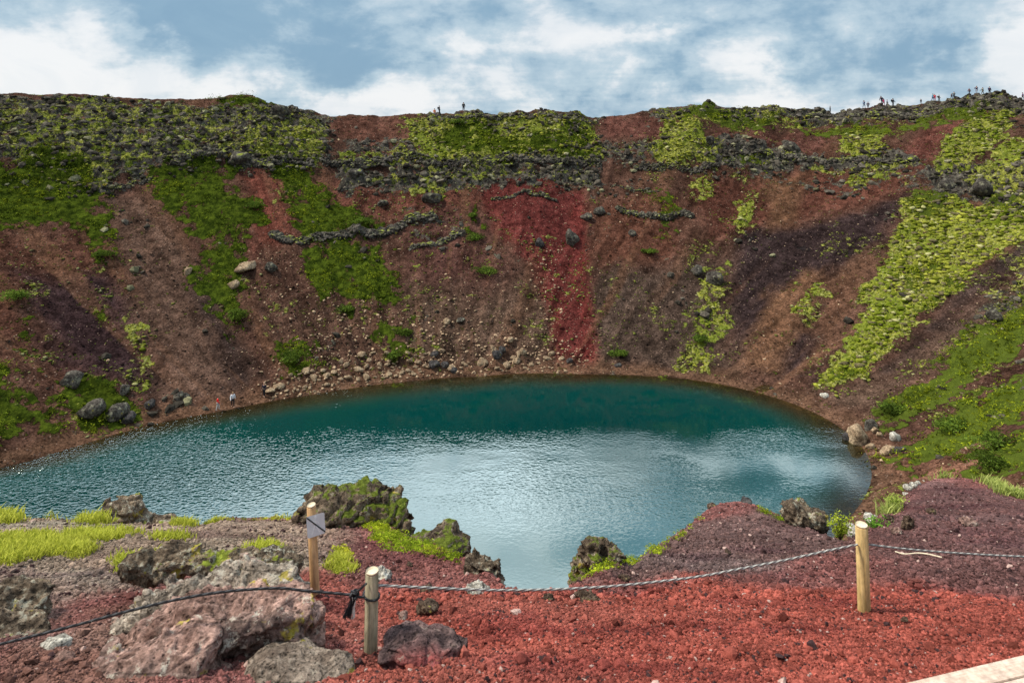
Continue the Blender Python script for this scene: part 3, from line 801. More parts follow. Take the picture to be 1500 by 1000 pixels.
# named boulders: px, py of the middle, width px, height px, material, label
BOULD = [
 (838,347,22,24,'grey','round lichen covered grey boulder right of the upper red scree'),
 (790,357,16,12,'darkb','small dark boulder in the middle of the red scree'),
 (860,317,18,12,'grey','moss capped boulder beside the red scree, left of the ledge end'),
 (879,305,16,16,'grey','upright grey boulder at the left end of the right hand ledge'),
 (927,341,12,9,'grey','small pale mossy boulder standing alone on the brown slope'),
 (560,296,18,10,'grey','tilted grey slab on the bare slope below the long ledge'),
 (520,255,22,12,'grey','angular grey slab just under the rim rocks left of centre'),
 (635,290,30,14,'ledge','moss topped boulder on the slope below the long dark ledge'),
 (397,395,18,16,'grey','grey boulder on the stony slope left of the wide scrub patch'),
 (358,388,30,14,'tan','cluster of flat tan slabs beside the left grass tongue'),
 (276,398,10,14,'tan','small upright reddish tan block left of the grass tongue'),
 (342,418,14,12,'tan','rounded tan block among scrub at the tongue of grass'),
 (107,552,28,22,'grey','pointed grey boulder above the lower left green bank'),
 (136,603,34,24,'grey','low dark grey boulder at the left of the shore boulder pair'),
 (145,592,18,18,'grey','grey boulder wedged between the two largest left shore boulders'),
 (168,600,34,28,'grey','largest rounded grey boulder above the left shore'),
 (190,610,20,16,'darkb','dark boulder just right of the largest left shore boulder'),
 (183,575,14,14,'grey','small grey boulder above the large left shore boulders'),
 (219,594,16,12,'darkb','small dark boulder on bare soil right of the left boulder group'),
 (263,580,12,10,'grey','left one of two small grey stones near the person in red'),
 (272,578,10,10,'grey','right one of two small grey stones near the person in red'),
 (707,527,14,12,'tan','square tan block left of the tan shore blocks, by the far shore'),
 (757,528,12,10,'tan','square pale tan block on the shore left of the red strip'),
 (728,524,14,12,'darkb','brown block between two square tan blocks on the far shore'),
 (735,515,12,9,'darkb','dark block above the brown shore block'),
 (722,514,8,9,'tan','small upright tan block on the lower slope above the far shore'),
 (766,516,10,11,'tan','leaning tan slab above the pale square shore block'),
 (747,500,12,7,'tan','flat pale tan stone with green plants under it'),
 (635,537,18,12,'darkb','large dark brown boulder at the right end of the tan rock heap'),
 (652,535,12,8,'darkb','dark brown boulder right of the large dark brown one'),
 (665,541,12,9,'darkb','low dark boulder nearest the water at the end of the heap'),
 (637,521,12,9,'darkb','dark grey stone above the dark brown shore boulders'),
 (675,470,14,6,'grey','dark overhung stone on the lower central slope'),
 (655,473,13,8,'tan','pale tan stone on the stony slope above the lake'),
 (835,530,12,6,'darkb','dark flat stone at the foot of the red strip'),
 (905,535,10,6,'darkb','dark flat stone on the far shore right of the red strip'),
 (1255,637,34,26,'tan','largest brown boulder at the water edge on the right shore'),
 (1243,641,20,12,'darkb','dark wet boulder jutting into the water on the right shore'),
 (1275,621,22,14,'grey','grey boulder leaning behind the largest right shore boulder'),
 (1282,628,13,8,'tan','tan boulder between the grey and the brown right shore boulders'),
 (1288,634,10,8,'tan','small tan stone just right of the right shore boulder cluster'),
 (1311,638,16,14,'pale','pale rounded boulder by the path on the right shore'),
 (1301,656,22,14,'tan','broad tan boulder below the pale rounded one on the right shore'),
 (1318,655,16,10,'darkb','dark boulder tucked behind the broad tan one on the right shore'),
 (1276,653,14,9,'tan','flat tan stone at the water edge below the boulder cluster'),
 (1207,580,12,6,'pale','flat pale stone on the shore path to the right'),
 (1458,465,26,16,'grey','pale grey boulder in the moss at the right edge of the slope'),
 (1020,397,20,14,'grey','grey boulder at the top of the mossy streak right of centre'),
 (1048,410,26,24,'ledge','mossy outcrop boulder at the head of the green streak'),
 (1437,277,36,26,'ledge','large dark crag near the right edge above the moss slope'),
 (1388,268,26,18,'ledge','mossy crag left of the large dark crag'),
 (1160,217,26,14,'ledge','dark crag on the red slope below the right rim'),
 (1250,288,6,5,'grey','tiny grey stone high on the right scree'),
 (1040,210,16,12,'ledge','rock block on the right edge of the square mossy crag'),
 (350,230,34,22,'ledge','dark overhanging crag above the bright left grass patch'),
 (410,165,24,18,'ledge','dark pointed crag on the rim left of the red rim slope'),
]
for i, (px, py, w_, h_, mt, lab) in enumerate(BOULD):
    x, y, z = onwall(px, py+h_*.3)
    sx = w_/F*y*.5; sz = h_/F*y*.5
    rock('boulder', lab, 'boulder', (x, y, z+sz*.45), (sx*1.05, sx*.85, sz*1.15), 100+i, MAT[mt], n=3, amp=.16, rot=(random.uniform(-.2,.2), random.uniform(-.2,.2), random.uniform(0,1)))
# heap of tan rocks along the shore
protos = []
for i in range(7):
    P, Fc = rockverts(2, 9, 300+i, (1,.8,.62), .12)
    me = mesh('shore rock', P, Fc, False); me.materials.append(MAT['tan']); protos.append(me)
shp = np.array([(392,572),(420,565),(450,562),(480,556),(510,548),(540,543),(570,540),(600,538),(640,535)], float)
k = 0
lastxy = []
while k < 120:
    px = rng.uniform(388, 640) if rng.random() < .85 else rng.uniform(640, 830)
    yb = np.interp(px, [388,450,520,600,700,850], [588,574,561,552,545,541])
    py = yb-rng.random()**1.4*np.interp(px, [388,480,560,640,850],[26,34,40,30,26])-2
    s = (.22+.55*rng.random()**2.2)
    x, y = unproj([(px, py)], 75, 100, 200)[0]
    if any((x-a)**2+(y-b)**2 < ((s+c)*.75)**2 for a, b, c in lastxy): continue
    lastxy.append((x, y, s)); z = float(Hfull(np.array([x]), np.array([y]))[0])
    o = bpy.data.objects.new('shore_rock', protos[k % 7]); COL.objects.link(o)
    o.location = (x, y, z+s*.22); o.scale = (s*rng.uniform(.8,1.2), s*rng.uniform(.8,1.2), s*rng.uniform(.7,1.1)); o.rotation_euler = (rng.uniform(-.4,.4), rng.uniform(-.4,.4), rng.uniform(0,6.28))
    tag(o, 'angular tan rock in the heap of rocks along the far left shore' if px < 640 else 'small tan rock on the shore between the rock heap and the red strip', 'rock', 'tan rocks along the far shore')
    k += 1
# ledges: ragged rock bands that jut out of the wall
LEDGES = [([(398,350),(440,355),(480,350),(520,347),(560,340),(600,328),(638,318)],1.1,1.0,'grey rock ledge running across the left slope above the wide scrub patch'),
 ([(470,237),(530,242),(590,238),(650,240),(720,239),(800,240),(880,238)],.9,1.3,'long dark overhanging ledge crossing the slope below the mossy rim'),
 ([(720,292),(745,291),(770,287),(790,290),(815,297)],.55,.5,'short thin ledge at the top of the red scree'),
 ([(905,305),(930,314),(960,318),(1000,312),(1015,318)],.8,.9,'rock ledge on the brown slope right of the red scree'),
 ([(600,365),(640,355),(680,345)],.6,.7,'low broken ledge left of the green shrubs at the centre'),
 ([(1085,222),(1130,232),(1180,236),(1240,236),(1300,240),(1345,238)],1.0,1.2,'dark rock ledge along the upper right slope'),
 ([(930,246),(970,250),(1010,252),(1055,245)],.8,1.2,'ledge under the square mossy crag'),
 ([(1170,175),(1215,175),(1260,172),(1300,172),(1345,168)],1.1,1.0,'grey rock band just under the people on the right rim'),
 ([(250,240),(300,225),(350,232),(380,243),(420,240),(460,245)],1.0,1.2,'dark ledge above the bright green patch on the left'),
 ([(640,178),(700,180),(760,176),(830,175),(866,180)],.7,.8,'mossy rock band at the rim right of the two standing people'),
 ([(150,282),(185,277),(225,262)],.6,.6,'pale ledge at the top of the grey brown gully'),
 ([(895,272),(930,282),(965,285)],.4,.5,'thin broken ledge between the long ledge and the brown slope')]
def ledge(pts, hh, dd, lab, seed):
    W = unproj(pts); seg = np.r_[0, np.cumsum(np.hypot(*np.diff(W, axis=0).T))]
    n = int(seg[-1]*hh*24)+110; s = rng.random(n)*seg[-1]
    gap = vnoise(s/2.6, seed+0*s) > -.9; s = s[gap]; n = len(s)
    X = np.interp(s, seg, W[:,0]); Y = np.interp(s, seg, W[:,1])
    inw = np.stack([CX-X, CY-Y], -1); inw /= np.linalg.norm(inw, axis=1)[:, None]
    o_ = rng.normal(size=n)*dd*.28-.15+.5*vnoise(s/3.3, seed+2+0*s); X = X+inw[:,0]*o_; Y = Y+inw[:,1]*o_
    thick = .55+.6*(vnoise(s/2.9, seed+7+0*s)*.5+.5)
    S = hh*(.22+.48*rng.random(n)**1.5)*thick
    Z = Hfull(X, Y)+hh*.55*rng.random(n)*thick-S*.2
    me = chunks(np.stack([X, Y, Z], -1), S, np.ones((n, 3)), .72, .3, name='rock_ledge')
    tag(link('rock_ledge', me, MAT['ledge']), lab, 'rock ledge')
for i, (p, h, d, lab) in enumerate(LEDGES): ledge(p, h, d, lab, i*3.3)

# ------------------------------------------------------------------ foreground rocks: chunks fused and weathered
def fused(parts, vox, seed, amp=.05, fs=3.0, strata=.03, tilt=(.3,.2,1), freq=14, floor=None):
    """parts: (centre, dims, rotation, seed). Returns verts/faces of the fused, noise-carved stone (local coordinates)."""
    Vs = []; Fs = []; o = 0
    for c, d, rot, sd in parts:
        P, Fc = rockverts(3, 10, sd, d, .10)
        from mathutils import Euler
        R = np.array(Euler(rot).to_matrix()); P = P@R.T+np.array(c)
        Vs.append(P); Fs.append(Fc+o); o += len(P)
    me = mesh('tmp', np.concatenate(Vs), np.concatenate(Fs))
    ob = bpy.data.objects.new('tmp', me); COL.objects.link(ob)
    md = ob.modifiers.new('r', 'REMESH'); md.mode = 'VOXEL'; md.voxel_size = vox
    dg = bpy.context.evaluated_depsgraph_get(); ev = ob.evaluated_get(dg); m2 = bpy.data.meshes.new_from_object(ev)
    bpy.data.objects.remove(ob)
    nv = len(m2.vertices); P = np.zeros(nv*3, np.float32); m2.vertices.foreach_get('co', P); P = P.reshape(-1, 3).astype(float)
    N = np.zeros(nv*3, np.float32); m2.vertices.foreach_get('normal', N); N = N.reshape(-1, 3)
    x, y, z = P.T
    d = amp*fbm(x*fs+seed, y*fs, z*fs, 6, .68)*1.7+amp*1.0*(ridged(x*fs*2, y*fs*2, z*fs*2+seed, 5)-.4)
    tl = np.array(tilt, float); tl /= np.linalg.norm(tl)
    s = (P@tl)*freq+fbm(x*fs, y*fs, z*fs, 3)*1.3+seed; fr = s-np.floor(s)
    k = sst(.35, .0, np.minimum(fr, 1-fr))
    d = d-strata*k*(.4+.6*(fbm(x*2, y*2, z*2+seed, 2)+.5))
    pit = sst(.35, .6, fbm(x*fs*3.5, y*fs*3.5, z*fs*3.5, 2)); d = d-amp*.35*pit
    P = P+N*d[:, None]
    m2.vertices.foreach_set('co', P.astype(np.float32).ravel()); m2.update()
    for p in m2.polygons: p.use_smooth = True
    return m2
def at(px, py, Y): return Vector(((px-750)/F*Y, Y, -(py-YH)/F*Y))
def frock(name, label, cat, Y, blobs, mat, seed, amp=.05, fs=3.0, strata=.02, tilt=(.3,.2,1), freq=14, vox=.018, frag=9):
    """blobs in survey pixels at distance Y: (px, py, half width, half height, half depth m, depth offset, roll)"""
    org = at(blobs[0][0], blobs[0][1], Y); parts = []
    for j, (px, py, w, h, dm, dy, roll) in enumerate(blobs):
        Y2 = Y+dy; c = at(px, py, Y2)-org
        if 13 <= seed <= 20: w *= 1.2; h *= 1.2
        parts.append((tuple(c), (w/F*Y2, dm, h/F*Y2), (0, roll, .1*j), seed*13+j))
        if seed in (1, 2, 3, 4, 10, 13, 16, 18, 19, 20):
            rr_ = random.Random(seed*31+j); sx, sy, sz = w/F*Y2, dm, h/F*Y2
            for q in range(frag):
                a = rr_.uniform(0, 6.283); b = math.asin(rr_.uniform(-.2, 1)); k_ = .78
                o_ = Vector((math.cos(a)*math.cos(b)*sx, math.sin(a)*math.cos(b)*sy, math.sin(b)*sz))*k_
                o_.rotate(Vector((1,0,0)).rotation_difference(Vector((math.cos(roll), 0, -math.sin(roll)))))
                m_ = min(sx, sy, sz*1.4)*rr_.uniform(.18, .48)
                parts.append((tuple(c+o_), (m_*rr_.uniform(1, 2.0), m_, m_*rr_.uniform(.35, .7)), (rr_.uniform(-.3,.3), roll+rr_.uniform(-.3,.3), rr_.uniform(0,3)), seed*97+j*20+q))
    me = fused(parts, vox, seed, amp, fs, strata, tilt, freq)
    me.name = name
    return tag(link(name, me, mat, None, org), label, cat)
# yh-based depth of things is chosen from where their foot meets the ground
frock('rock_outcrop','dark brown lumpy lava rock capping the back left of the big layered outcrop','rock',6.35,
  [(215,833,32,23,.16,0,.2),(255,822,36,20,.18,.05,-.1),(300,822,38,18,.18,.05,.05),(345,828,40,18,.18,.05,.1),(400,830,40,22,.2,0,.1)],MAT['lichenrock'],1,amp=.035,fs=6,strata=.012)
frock('rock_outcrop','big layered grey lava outcrop with pale lichen, in front of the sign post','rock',5.75,
  [(325,884,90,40,.34,0,-.28),(245,892,70,22,.25,-.1,-.45),(400,884,52,32,.3,0,.1),(370,858,56,20,.3,.1,-.25),(200,912,60,20,.2,-.15,-.5)],MAT['layered'],2,amp=.04,fs=4,strata=.050,tilt=(.45,.1,1),freq=16,vox=.015)
frock('rock_outcrop','big pinkish lava boulder overhanging a dark hollow, under the black rope','rock',5.2,
  [(350,910,105,32,.38,0,-.18),(410,930,58,48,.32,.05,.3),(270,930,80,36,.35,-.1,-.3),(375,955,48,36,.2,.1,0),(440,915,30,30,.2,.1,0)],MAT['pink'],3,amp=.042,fs=4.5,strata=.022,tilt=(.5,.1,1),freq=9,vox=.014)
frock('rock_outcrop','pink flat rock slab running out of the bottom edge below the big boulder','rock',4.75,
  [(215,985,100,40,.4,0,-.35),(150,1010,70,24,.3,0,-.3),(285,1000,45,30,.25,0,.1)],MAT['pink'],4,amp=.03,fs=4,strata=.02,tilt=(.5,.1,1),freq=11,vox=.014)
frock('boulder','rounded brown grey boulder cut by the bottom edge left of the old post','boulder',4.75,
  [(440,992,74,42,.3,0,.05),(400,1000,38,34,.25,0,0),(490,1000,30,32,.2,0,0)],MAT['brownround'],5,amp=.022,fs=5,strata=.0)
frock('boulder','dark purple boulder with a red hollow, right of the old post','boulder',5.0,
  [(622,960,60,34,.26,0,.12),(590,952,34,22,.2,0,.1),(650,952,38,24,.2,.05,.25),(640,975,42,24,.2,0,0),(615,938,46,12,.2,.05,.12)],MAT['purple'],6,amp=.017,fs=4,strata=.028,tilt=(-.2,.1,1),freq=11,vox=.012)
frock('boulder','small dark brown stone on red gravel behind the purple boulder','boulder',6.1,
  [(628,888,14,9,.08,0,.1),(616,893,9,6,.05,0,0)],MAT['darkbrown'],7,amp=.015,fs=9,strata=.008,vox=.008)
frock('stone','little pinkish stone on red gravel left of the small dark stone','stone',5.95,
  [(591,901,7,5,.05,0,.1)],MAT['pink'],8,amp=.006,fs=9,strata=.0,vox=.006)
frock('boulder','low dark boulder at the left edge above the black rope','boulder',6.0,
  [(28,880,44,20,.22,0,.1),(60,885,16,14,.12,0,0),(5,872,30,16,.2,0,0)],MAT['lichenrock'],9,amp=.035,fs=5,strata=.02)
frock('boulder','grey lichened boulder at the left edge crossed by the black rope','boulder',5.5,
  [(20,930,46,15,.25,0,.1),(75,942,22,10,.15,0,0),(-20,925,40,16,.2,0,0)],MAT['lichenrock'],10,amp=.03,fs=5,strata=.02)
frock('stone','flat tan slab lying at the bottom left corner','stone',4.9,
  [(45,990,55,13,.2,0,-.25),(85,972,22,12,.12,0,-.2)],MAT['pink'],11,amp=.015,fs=5,strata=.006,freq=8)
frock('stone','pale knobbly stone above the tan slab near the bottom left corner','stone',5.2,
  [(45,962,28,12,.14,0,.0),(78,948,22,12,.1,0,0)],MAT['pale'],12,amp=.02,fs=7,strata=.01)
frock('rock_outcrop','pointed brown rock on the grassy lip at the left','rock',11.6,
  [(178,752,24,18,.35,0,-.35),(150,766,24,12,.35,0,-.3),(200,762,24,12,.3,0,.25),(182,741,10,9,.15,0,0)],MAT['lichenrock'],13,amp=.05,fs=3.5,strata=.05,tilt=(.6,.1,.8),freq=7,vox=.03)
frock('rock_outcrop','low brown rock right of the pointed rock on the left lip','rock',11.6,
  [(238,763,16,6,.2,0,0),(256,765,10,5,.2,0,.1)],MAT['lichenrock'],14,amp=.03,fs=4,strata=.03,vox=.025)
frock('stone','long slab leaning on the lip left of the sign post','stone',10.4,
  [(425,779,27,9,.2,0,-.5),(437,760,7,9,.15,0,0)],MAT['darkbrown'],15,amp=.02,fs=4,strata=.02,vox=.02)
frock('rock_outcrop','large mossy lava crag on the lip right of the sign post','rock',10.6,
  [(505,758,48,28,.55,0,.1),(548,745,32,22,.5,0,.2),(468,750,26,22,.5,0,-.5),(570,762,26,26,.45,0,.6),(490,774,40,14,.4,-.2,0),(590,785,14,14,.3,.0,.3)],MAT['mosslava'],16,amp=.075,fs=3.2,strata=.09,tilt=(-.55,.1,.8),freq=6,vox=.03)
frock('rock_outcrop','moss covered hump on the lip right of the large crag','rock',9.7,
  [(655,790,26,14,.4,0,.15),(672,800,14,14,.3,0,.5),(630,793,24,10,.3,0,0)],MAT['mosslava'],17,amp=.05,fs=3.5,strata=.02,vox=.025)
frock('rock_outcrop','pale lichened rock at the edge where the ground drops to the lake','rock',7.6,
  [(712,838,20,19,.25,0,.2),(726,850,11,16,.2,0,0),(698,830,12,12,.2,0,0)],MAT['lichenrock'],18,amp=.055,fs=6,strata=.03,vox=.02)
frock('rock_outcrop','mossy two headed rock on the lip right of the gap in the ground','rock',8.0,
  [(865,812,14,16,.2,0,.1),(890,812,16,14,.2,.05,-.1),(850,838,14,20,.25,.1,.1),(878,826,26,12,.25,.1,0)],MAT['mosslava'],19,amp=.05,fs=6,strata=.03,vox=.02)
frock('rock_outcrop','knobbly grey brown rock between the right mound and the post','rock',10.6,
  [(1178,757,24,16,.3,0,.15),(1160,750,12,9,.2,0,0),(1194,766,12,13,.25,0,0)],MAT['lichenrock'],20,amp=.07,fs=5,strata=.03,vox=.025)
frock('stone','small dark knob on top of the dark mound','stone',13.0,
  [(1092,735,10,5,.15,0,0)],MAT['darkb'],21,amp=.03,fs=5,strata=.0,vox=.03)
frock('stone','small brown knob on the left shoulder of the dark mound','stone',12.4,
  [(1043,741,6,7,.12,0,.3)],MAT['darkbrown'],22,amp=.03,fs=5,strata=.0,vox=.03)
frock('stone','pale cream stone behind the right post','stone',10.4,
  [(1250,780,11,9,.2,0,.2)],MAT['pale'],23,amp=.02,fs=5,strata=.0,vox=.025)
frock('stone','white lichened stone above the green plant behind the right post','stone',11.4,
  [(1276,761,9,7,.2,0,0),(1288,764,6,6,.2,0,0)],MAT['pale'],24,amp=.03,fs=5,strata=.0,vox=.025)
WS = [(1330,712,6),(1338,709,5),(1327,721,5),(1324,731,4),(1345,706,4),(1352,703,3)]
for i, (px, py, r) in enumerate(WS):
    Yd = lipof(np.array([(px-750)/F]))[0][0]-.15
    frock('stone','white lichened stone in the row edging the right mound','stone',Yd,[(px,py+r*.4,r,r*.8,r/F*Yd,0,0)],MAT['pale'],30+i,amp=.02,fs=5,strata=0,vox=.03)['group'] = 'white stones edging the right mound'
DK = [(1365,747,7,5,'dark stone high on the right mound'),(1330,763,9,10,'dark hollow edged stone on the left flank of the right mound'),(1302,758,7,6,'small dark stone above the right post plant'),(1066,808,5,4,'small dark stone half way up the dark mound'),(1313,777,8,5,'tan stone at the foot of the right mound'),(915,846,9,5,'brown stone at the foot of the dark mound by the rope'),(1420,764,14,5,'flat pinkish slab on the right mound near the right edge'),(700,862,16,7,'pale stone by the rope, below the lichened edge rock'),(600,826,5,3,'small dark stone on the maroon slope left of centre'),(1325,906,5,4,'small dark stone on the red slope right of the post'),(805,866+8,9,4,'low brown stone at the brink just under the rope'),(862,874,18,5,'flat brown stone in red gravel under the rope'),(663,934-12,4,3,'small brown stone behind the purple boulder'),(560,838,14,9,'lichened stone behind the top of the old post'),(625,862,10,5,'dark low stone below the rope right of the old post')]
for i, (px, py, w_, h_, lab) in enumerate(DK):
    x, y = unf(px, py+h_)
    frock('stone', lab, 'stone', y, [(px, py+h_*.3, w_, h_, w_/F*y*.9, 0, .1)], MAT['pale' if 'pale' in lab or 'lichened' in lab else 'pink' if ('pink' in lab or 'tan' in lab) else 'darkbrown'], 50+i, amp=w_/F*y*.25, fs=4/(w_/F*y*2), strata=0, vox=max(.008, w_/F*y*.12))

# gravel and cinders
def gravel(n, y0, y1, smin, smax, pw, name, label, bright=1.0, red=None):
    iv = rng.random(n)*(1/y0**1.2-1/y1**1.2)+1/y1**1.2; Y = iv**(-1/1.2)
    u = rng.random(n)*1.7-.85; X = u*Y
    yl, _ = lipof(u); k = (Y < yl+.02) & ~((X > 2.3) & (Y < 4.7)); X = X[k]; Y = Y[k]
    S = smin+(smax-smin)*rng.random(len(X))**pw
    Z = Hfore(X, Y)+S*.25
    c = fcol(X, Y)*(.5+1.15*rng.random((len(X), 1)))*bright
    pl = rng.random((len(X),1)) < .012; c = np.where(pl, np.array([.40,.27,.23]), c)
    dk = rng.random((len(X),1)) < .06; c = np.where(dk, np.array([.045,.025,.025]), c)
    tag(link(name, chunks(np.stack([X, Y, Z], -1), S, c, .75, .3, name=name), MAT['gravel']), label, 'gravel', kind='stuff')
gravel(110000, 4.3, 9.5, .004, .016, 2.6, 'gravel', 'red volcanic cinders covering the near slope')
gravel(26000, 6.5, 19, .010, .034, 2.6, 'gravel', 'maroon cinders on the mounds at the edge of the drop')
gravel(1300, 4.4, 12, .018, .05, 3.0, 'gravel', 'larger cinder lumps scattered over the near slope', .85)

# ------------------------------------------------------------------ grass in the foreground
def blades(X, Y, Z, n, h, spread, colA, colB, name):
    idx = np.repeat(np.arange(len(X)), n); m = len(idx)
    a = rng.random(m)*6.283; rr = rng.random(m)**.5*spread
    bx = X[idx]+np.cos(a)*rr; by = Y[idx]+np.sin(a)*rr; bz = Z[idx]-.01
    hh = h[idx]*(.45+.75*rng.random(m)); lean = .25+.6*rng.random(m); a2 = rng.random(m)*6.283
    dx = np.cos(a2)*hh*lean; dy = np.sin(a2)*hh*lean
    wd = hh*.05+.0025; px = -np.sin(a2)*wd; py = np.cos(a2)*wd
    V = np.stack([np.stack([bx-px,by-py,bz],-1),np.stack([bx+px,by+py,bz],-1),
      np.stack([bx+px*.8+dx*.4,by+py*.8+dy*.4,bz+hh*.6],-1),np.stack([bx-px*.8+dx*.4,by-py*.8+dy*.4,bz+hh*.6],-1),
      np.stack([bx+px*.15+dx,by+py*.15+dy,bz+hh*.92],-1),np.stack([bx-px*.15+dx,by-py*.15+dy,bz+hh*.92],-1)],1)
    f = np.array([[0,1,2,3],[3,2,4,5]]); Fc = (f[None]+(np.arange(m)*6)[:,None,None]).reshape(-1,4)
    k = rng.random((m,1)); c = np.array(colA)*(1-k)+np.array(colB)*k
    return V.reshape(-1,3), Fc, np.repeat(c[:,None],6,1).reshape(-1,3)
def grass_area(polys, count, h, label, colA=(.24,.27,.02), colB=(.62,.62,.10), n=16, spread=.07, hz=None, dens=0.0):
    Vs = []; Fs = []; Cs = []; o = 0
    for poly, cnt in polys:
        W = np.array([unf(*p) for p in poly]); mn = W.min(0); mx = W.max(0)
        X = rng.uniform(mn[0], mx[0], cnt*4); Y = rng.uniform(mn[1], mx[1], cnt*4)
        d = sdpoly(X, Y, W)+.25*fbm(X/.6, Y/.6, 3, 3); k = (rng.random(len(X)) < np.clip(-d/.22, 0, 1)) & (fbm(X/.5, Y/.35, 9, 4) > dens) & (Y < lipof(X/Y)[0]+.08); X = X[k][:cnt]; Y = Y[k][:cnt]
        V, Fc, C = blades(X, Y, Hfore(X, Y), n, np.full(len(X), h)*(.6+.6*rng.random(len(X))), spread, colA, colB, 'g')
        Vs.append(V); Fs.append(Fc+o); Cs.append(C); o += len(V)
    me = mesh('grass', np.concatenate(Vs), np.concatenate(Fs), False, np.concatenate(Cs))
    tag(link('grass', me, MAT['grass']), label, 'grass', kind='stuff')
grass_area([([(-60,792),(60,780),(180,778),(270,792),(240,810),(215,838),(170,838),(150,820),(60,822),(0,835),(-60,838)],1700)],1700,.09,'yellow green grass patch on the brown ground at the left',n=20,spread=.10,dens=.02)
grass_area([([(-60,745),(30,750),(32,768),(-60,765)],90),([(62,748),(104,750),(102,762),(62,762)],70),([(118,762),(160,758),(150,776),(118,776)],70)],200,.15,'grass tufts on the brink at the far left',n=26,spread=.14)
grass_area([([(250,755),(280,760),(278,772),(250,770)],50),([(300,756),(445,752),(445,762),(300,768)],330),([(200,785),(265,788),(262,800),(200,800)],70),([(310,797),(400,795),(398,812),(310,812)],150),([(200,752),(215,755),(215,762),(200,762)],30)],600,.09,'grass along the brink left of the sign post',n=22,spread=.12)
grass_area([([(425,815),(455,815),(450,842),(425,842)],40),([(472,806),(516,808),(514,842),(480,835)],130),([(480,845),(500,845),(500,850),(480,850)],25)],200,.075,'yellow green tufts around the sign post foot',n=24,spread=.07)
grass_area([([(1285,738),(1325,732),(1320,745),(1285,748)],60),([(1350,703),(1440,700),(1440,706),(1350,708)],90),([(1420,700),(1500,718),(1520,735),(1460,722)],260)],400,.18,'green and pale plants along the top of the right mound',(.22,.27,.05),(.48,.52,.16),20,.12)
def leaf_area(polys, h, label, colA=(.10,.17,.008), colB=(.38,.46,.035), r=.07):
    Xs = []; Ys_ = []
    for poly, cnt in polys:
        W = np.array([unf(*p) for p in poly]); mn = W.min(0); mx = W.max(0)
        X = rng.uniform(mn[0], mx[0], cnt*6); Y = rng.uniform(mn[1], mx[1], cnt*6)
        d = sdpoly(X, Y, W)+.16*fbm(X/.35, Y/.35, 3, 3); k = (rng.random(len(X)) < np.clip(-d/.15, 0, 1)) & (Y < lipof(X/Y)[0]+.10)
        Xs.append(X[k][:cnt]); Ys_.append(Y[k][:cnt])
    X = np.concatenate(Xs); Y = np.concatenate(Ys_); R = r*(.5+1.0*rng.random(len(X))**1.5)
    me = bushes(X, Y, Hfore(X, Y)-.02, R, 60, colA, colB, .020, 'plants', h, hue=sst(-.3, .4, fbm(X/.5, Y/.5, 5, 3))[:, None]*.6)
    tag(link('ground_plants', me, MAT['grass']), label, 'plants', kind='stuff')
leaf_area([([(522,758),(545,750),(600,775),(640,798),(690,812),(685,830),(640,826),(600,812),(560,808),(530,790)],330)],1.1,'bright green leafy plants on the slope below the mossy crag')
leaf_area([([(842,815),(900,812),(908,828),(845,834)],90),([(905,819),(932,819),(930,824),(905,824)],20),([(936,812),(962,794),(998,768),(1032,748),(1037,757),(1003,790),(962,816)],210),([(1108,738),(1132,748),(1130,756),(1106,748)],24),([(1140,753),(1164,758),(1162,768),(1138,764)],24)],1.0,'bright green leafy plants fringing the left flank of the dark mound')
leaf_area([([(474,800),(518,800),(518,845),(478,838)],70),([(300,756),(445,751),(447,762),(300,768)],170)],.9,'yellow green leafy clumps near the sign post',(.14,.18,.01),(.48,.50,.06),.06)
# leafy plants by the right post
def plant(px, py, Yd, hpx, wpx, lab, colA, colB):
    x, y, z = at(px, py, Yd); e = empty('plant', (x, y, z)); tag(e, lab, 'plant')
    h = hpx/F*Yd; w = wpx/F*Yd; bm = bmesh.new(); P = []
    for s in range(14):
        a = s*2.4; rr = w*.5*math.sqrt((s+.5)/14); tip = Vector((math.cos(a)*rr, math.sin(a)*rr*.6, h*random.uniform(.55,1.05)))
        res = bmesh.ops.create_cone(bm, cap_ends=True, segments=5, radius1=.006, radius2=.003, depth=tip.length)
        q = tip.to_track_quat('Z','Y')
        for v in res['verts']: v.co = q @ v.co+tip*.5
        for _ in range(34):
            t = random.uniform(.3,1.05); P.append(np.array(tip)*t+np.array([random.gauss(0,.028) for _ in range(3)]))
    me = bpy.data.meshes.new('stem'); bm.to_mesh(me); bm.free(); link('stem', me, MAT['bark'], e)
    P = np.array(P); k = rng.random((len(P),1)); c = np.array(colA)*(1-k)+np.array(colB)*k
    link('foliage', leafmesh(P, .035*(.7+.8*rng.random(len(P))), c, name='foliage'), MAT['leafc'], e)
plant(1231,792,10.0,40,34,'tall yellow green plant on the brink left of the right post',(.20,.27,.02),(.50,.55,.06))
plant(1285,785,10.3,24,34,'low bright green plant just right of the right post',(.08,.18,.02),(.22,.42,.05))
plant(1310,740,12.5,12,34,'small pale green plant by the white stones of the right mound',(.22,.30,.04),(.45,.50,.12))

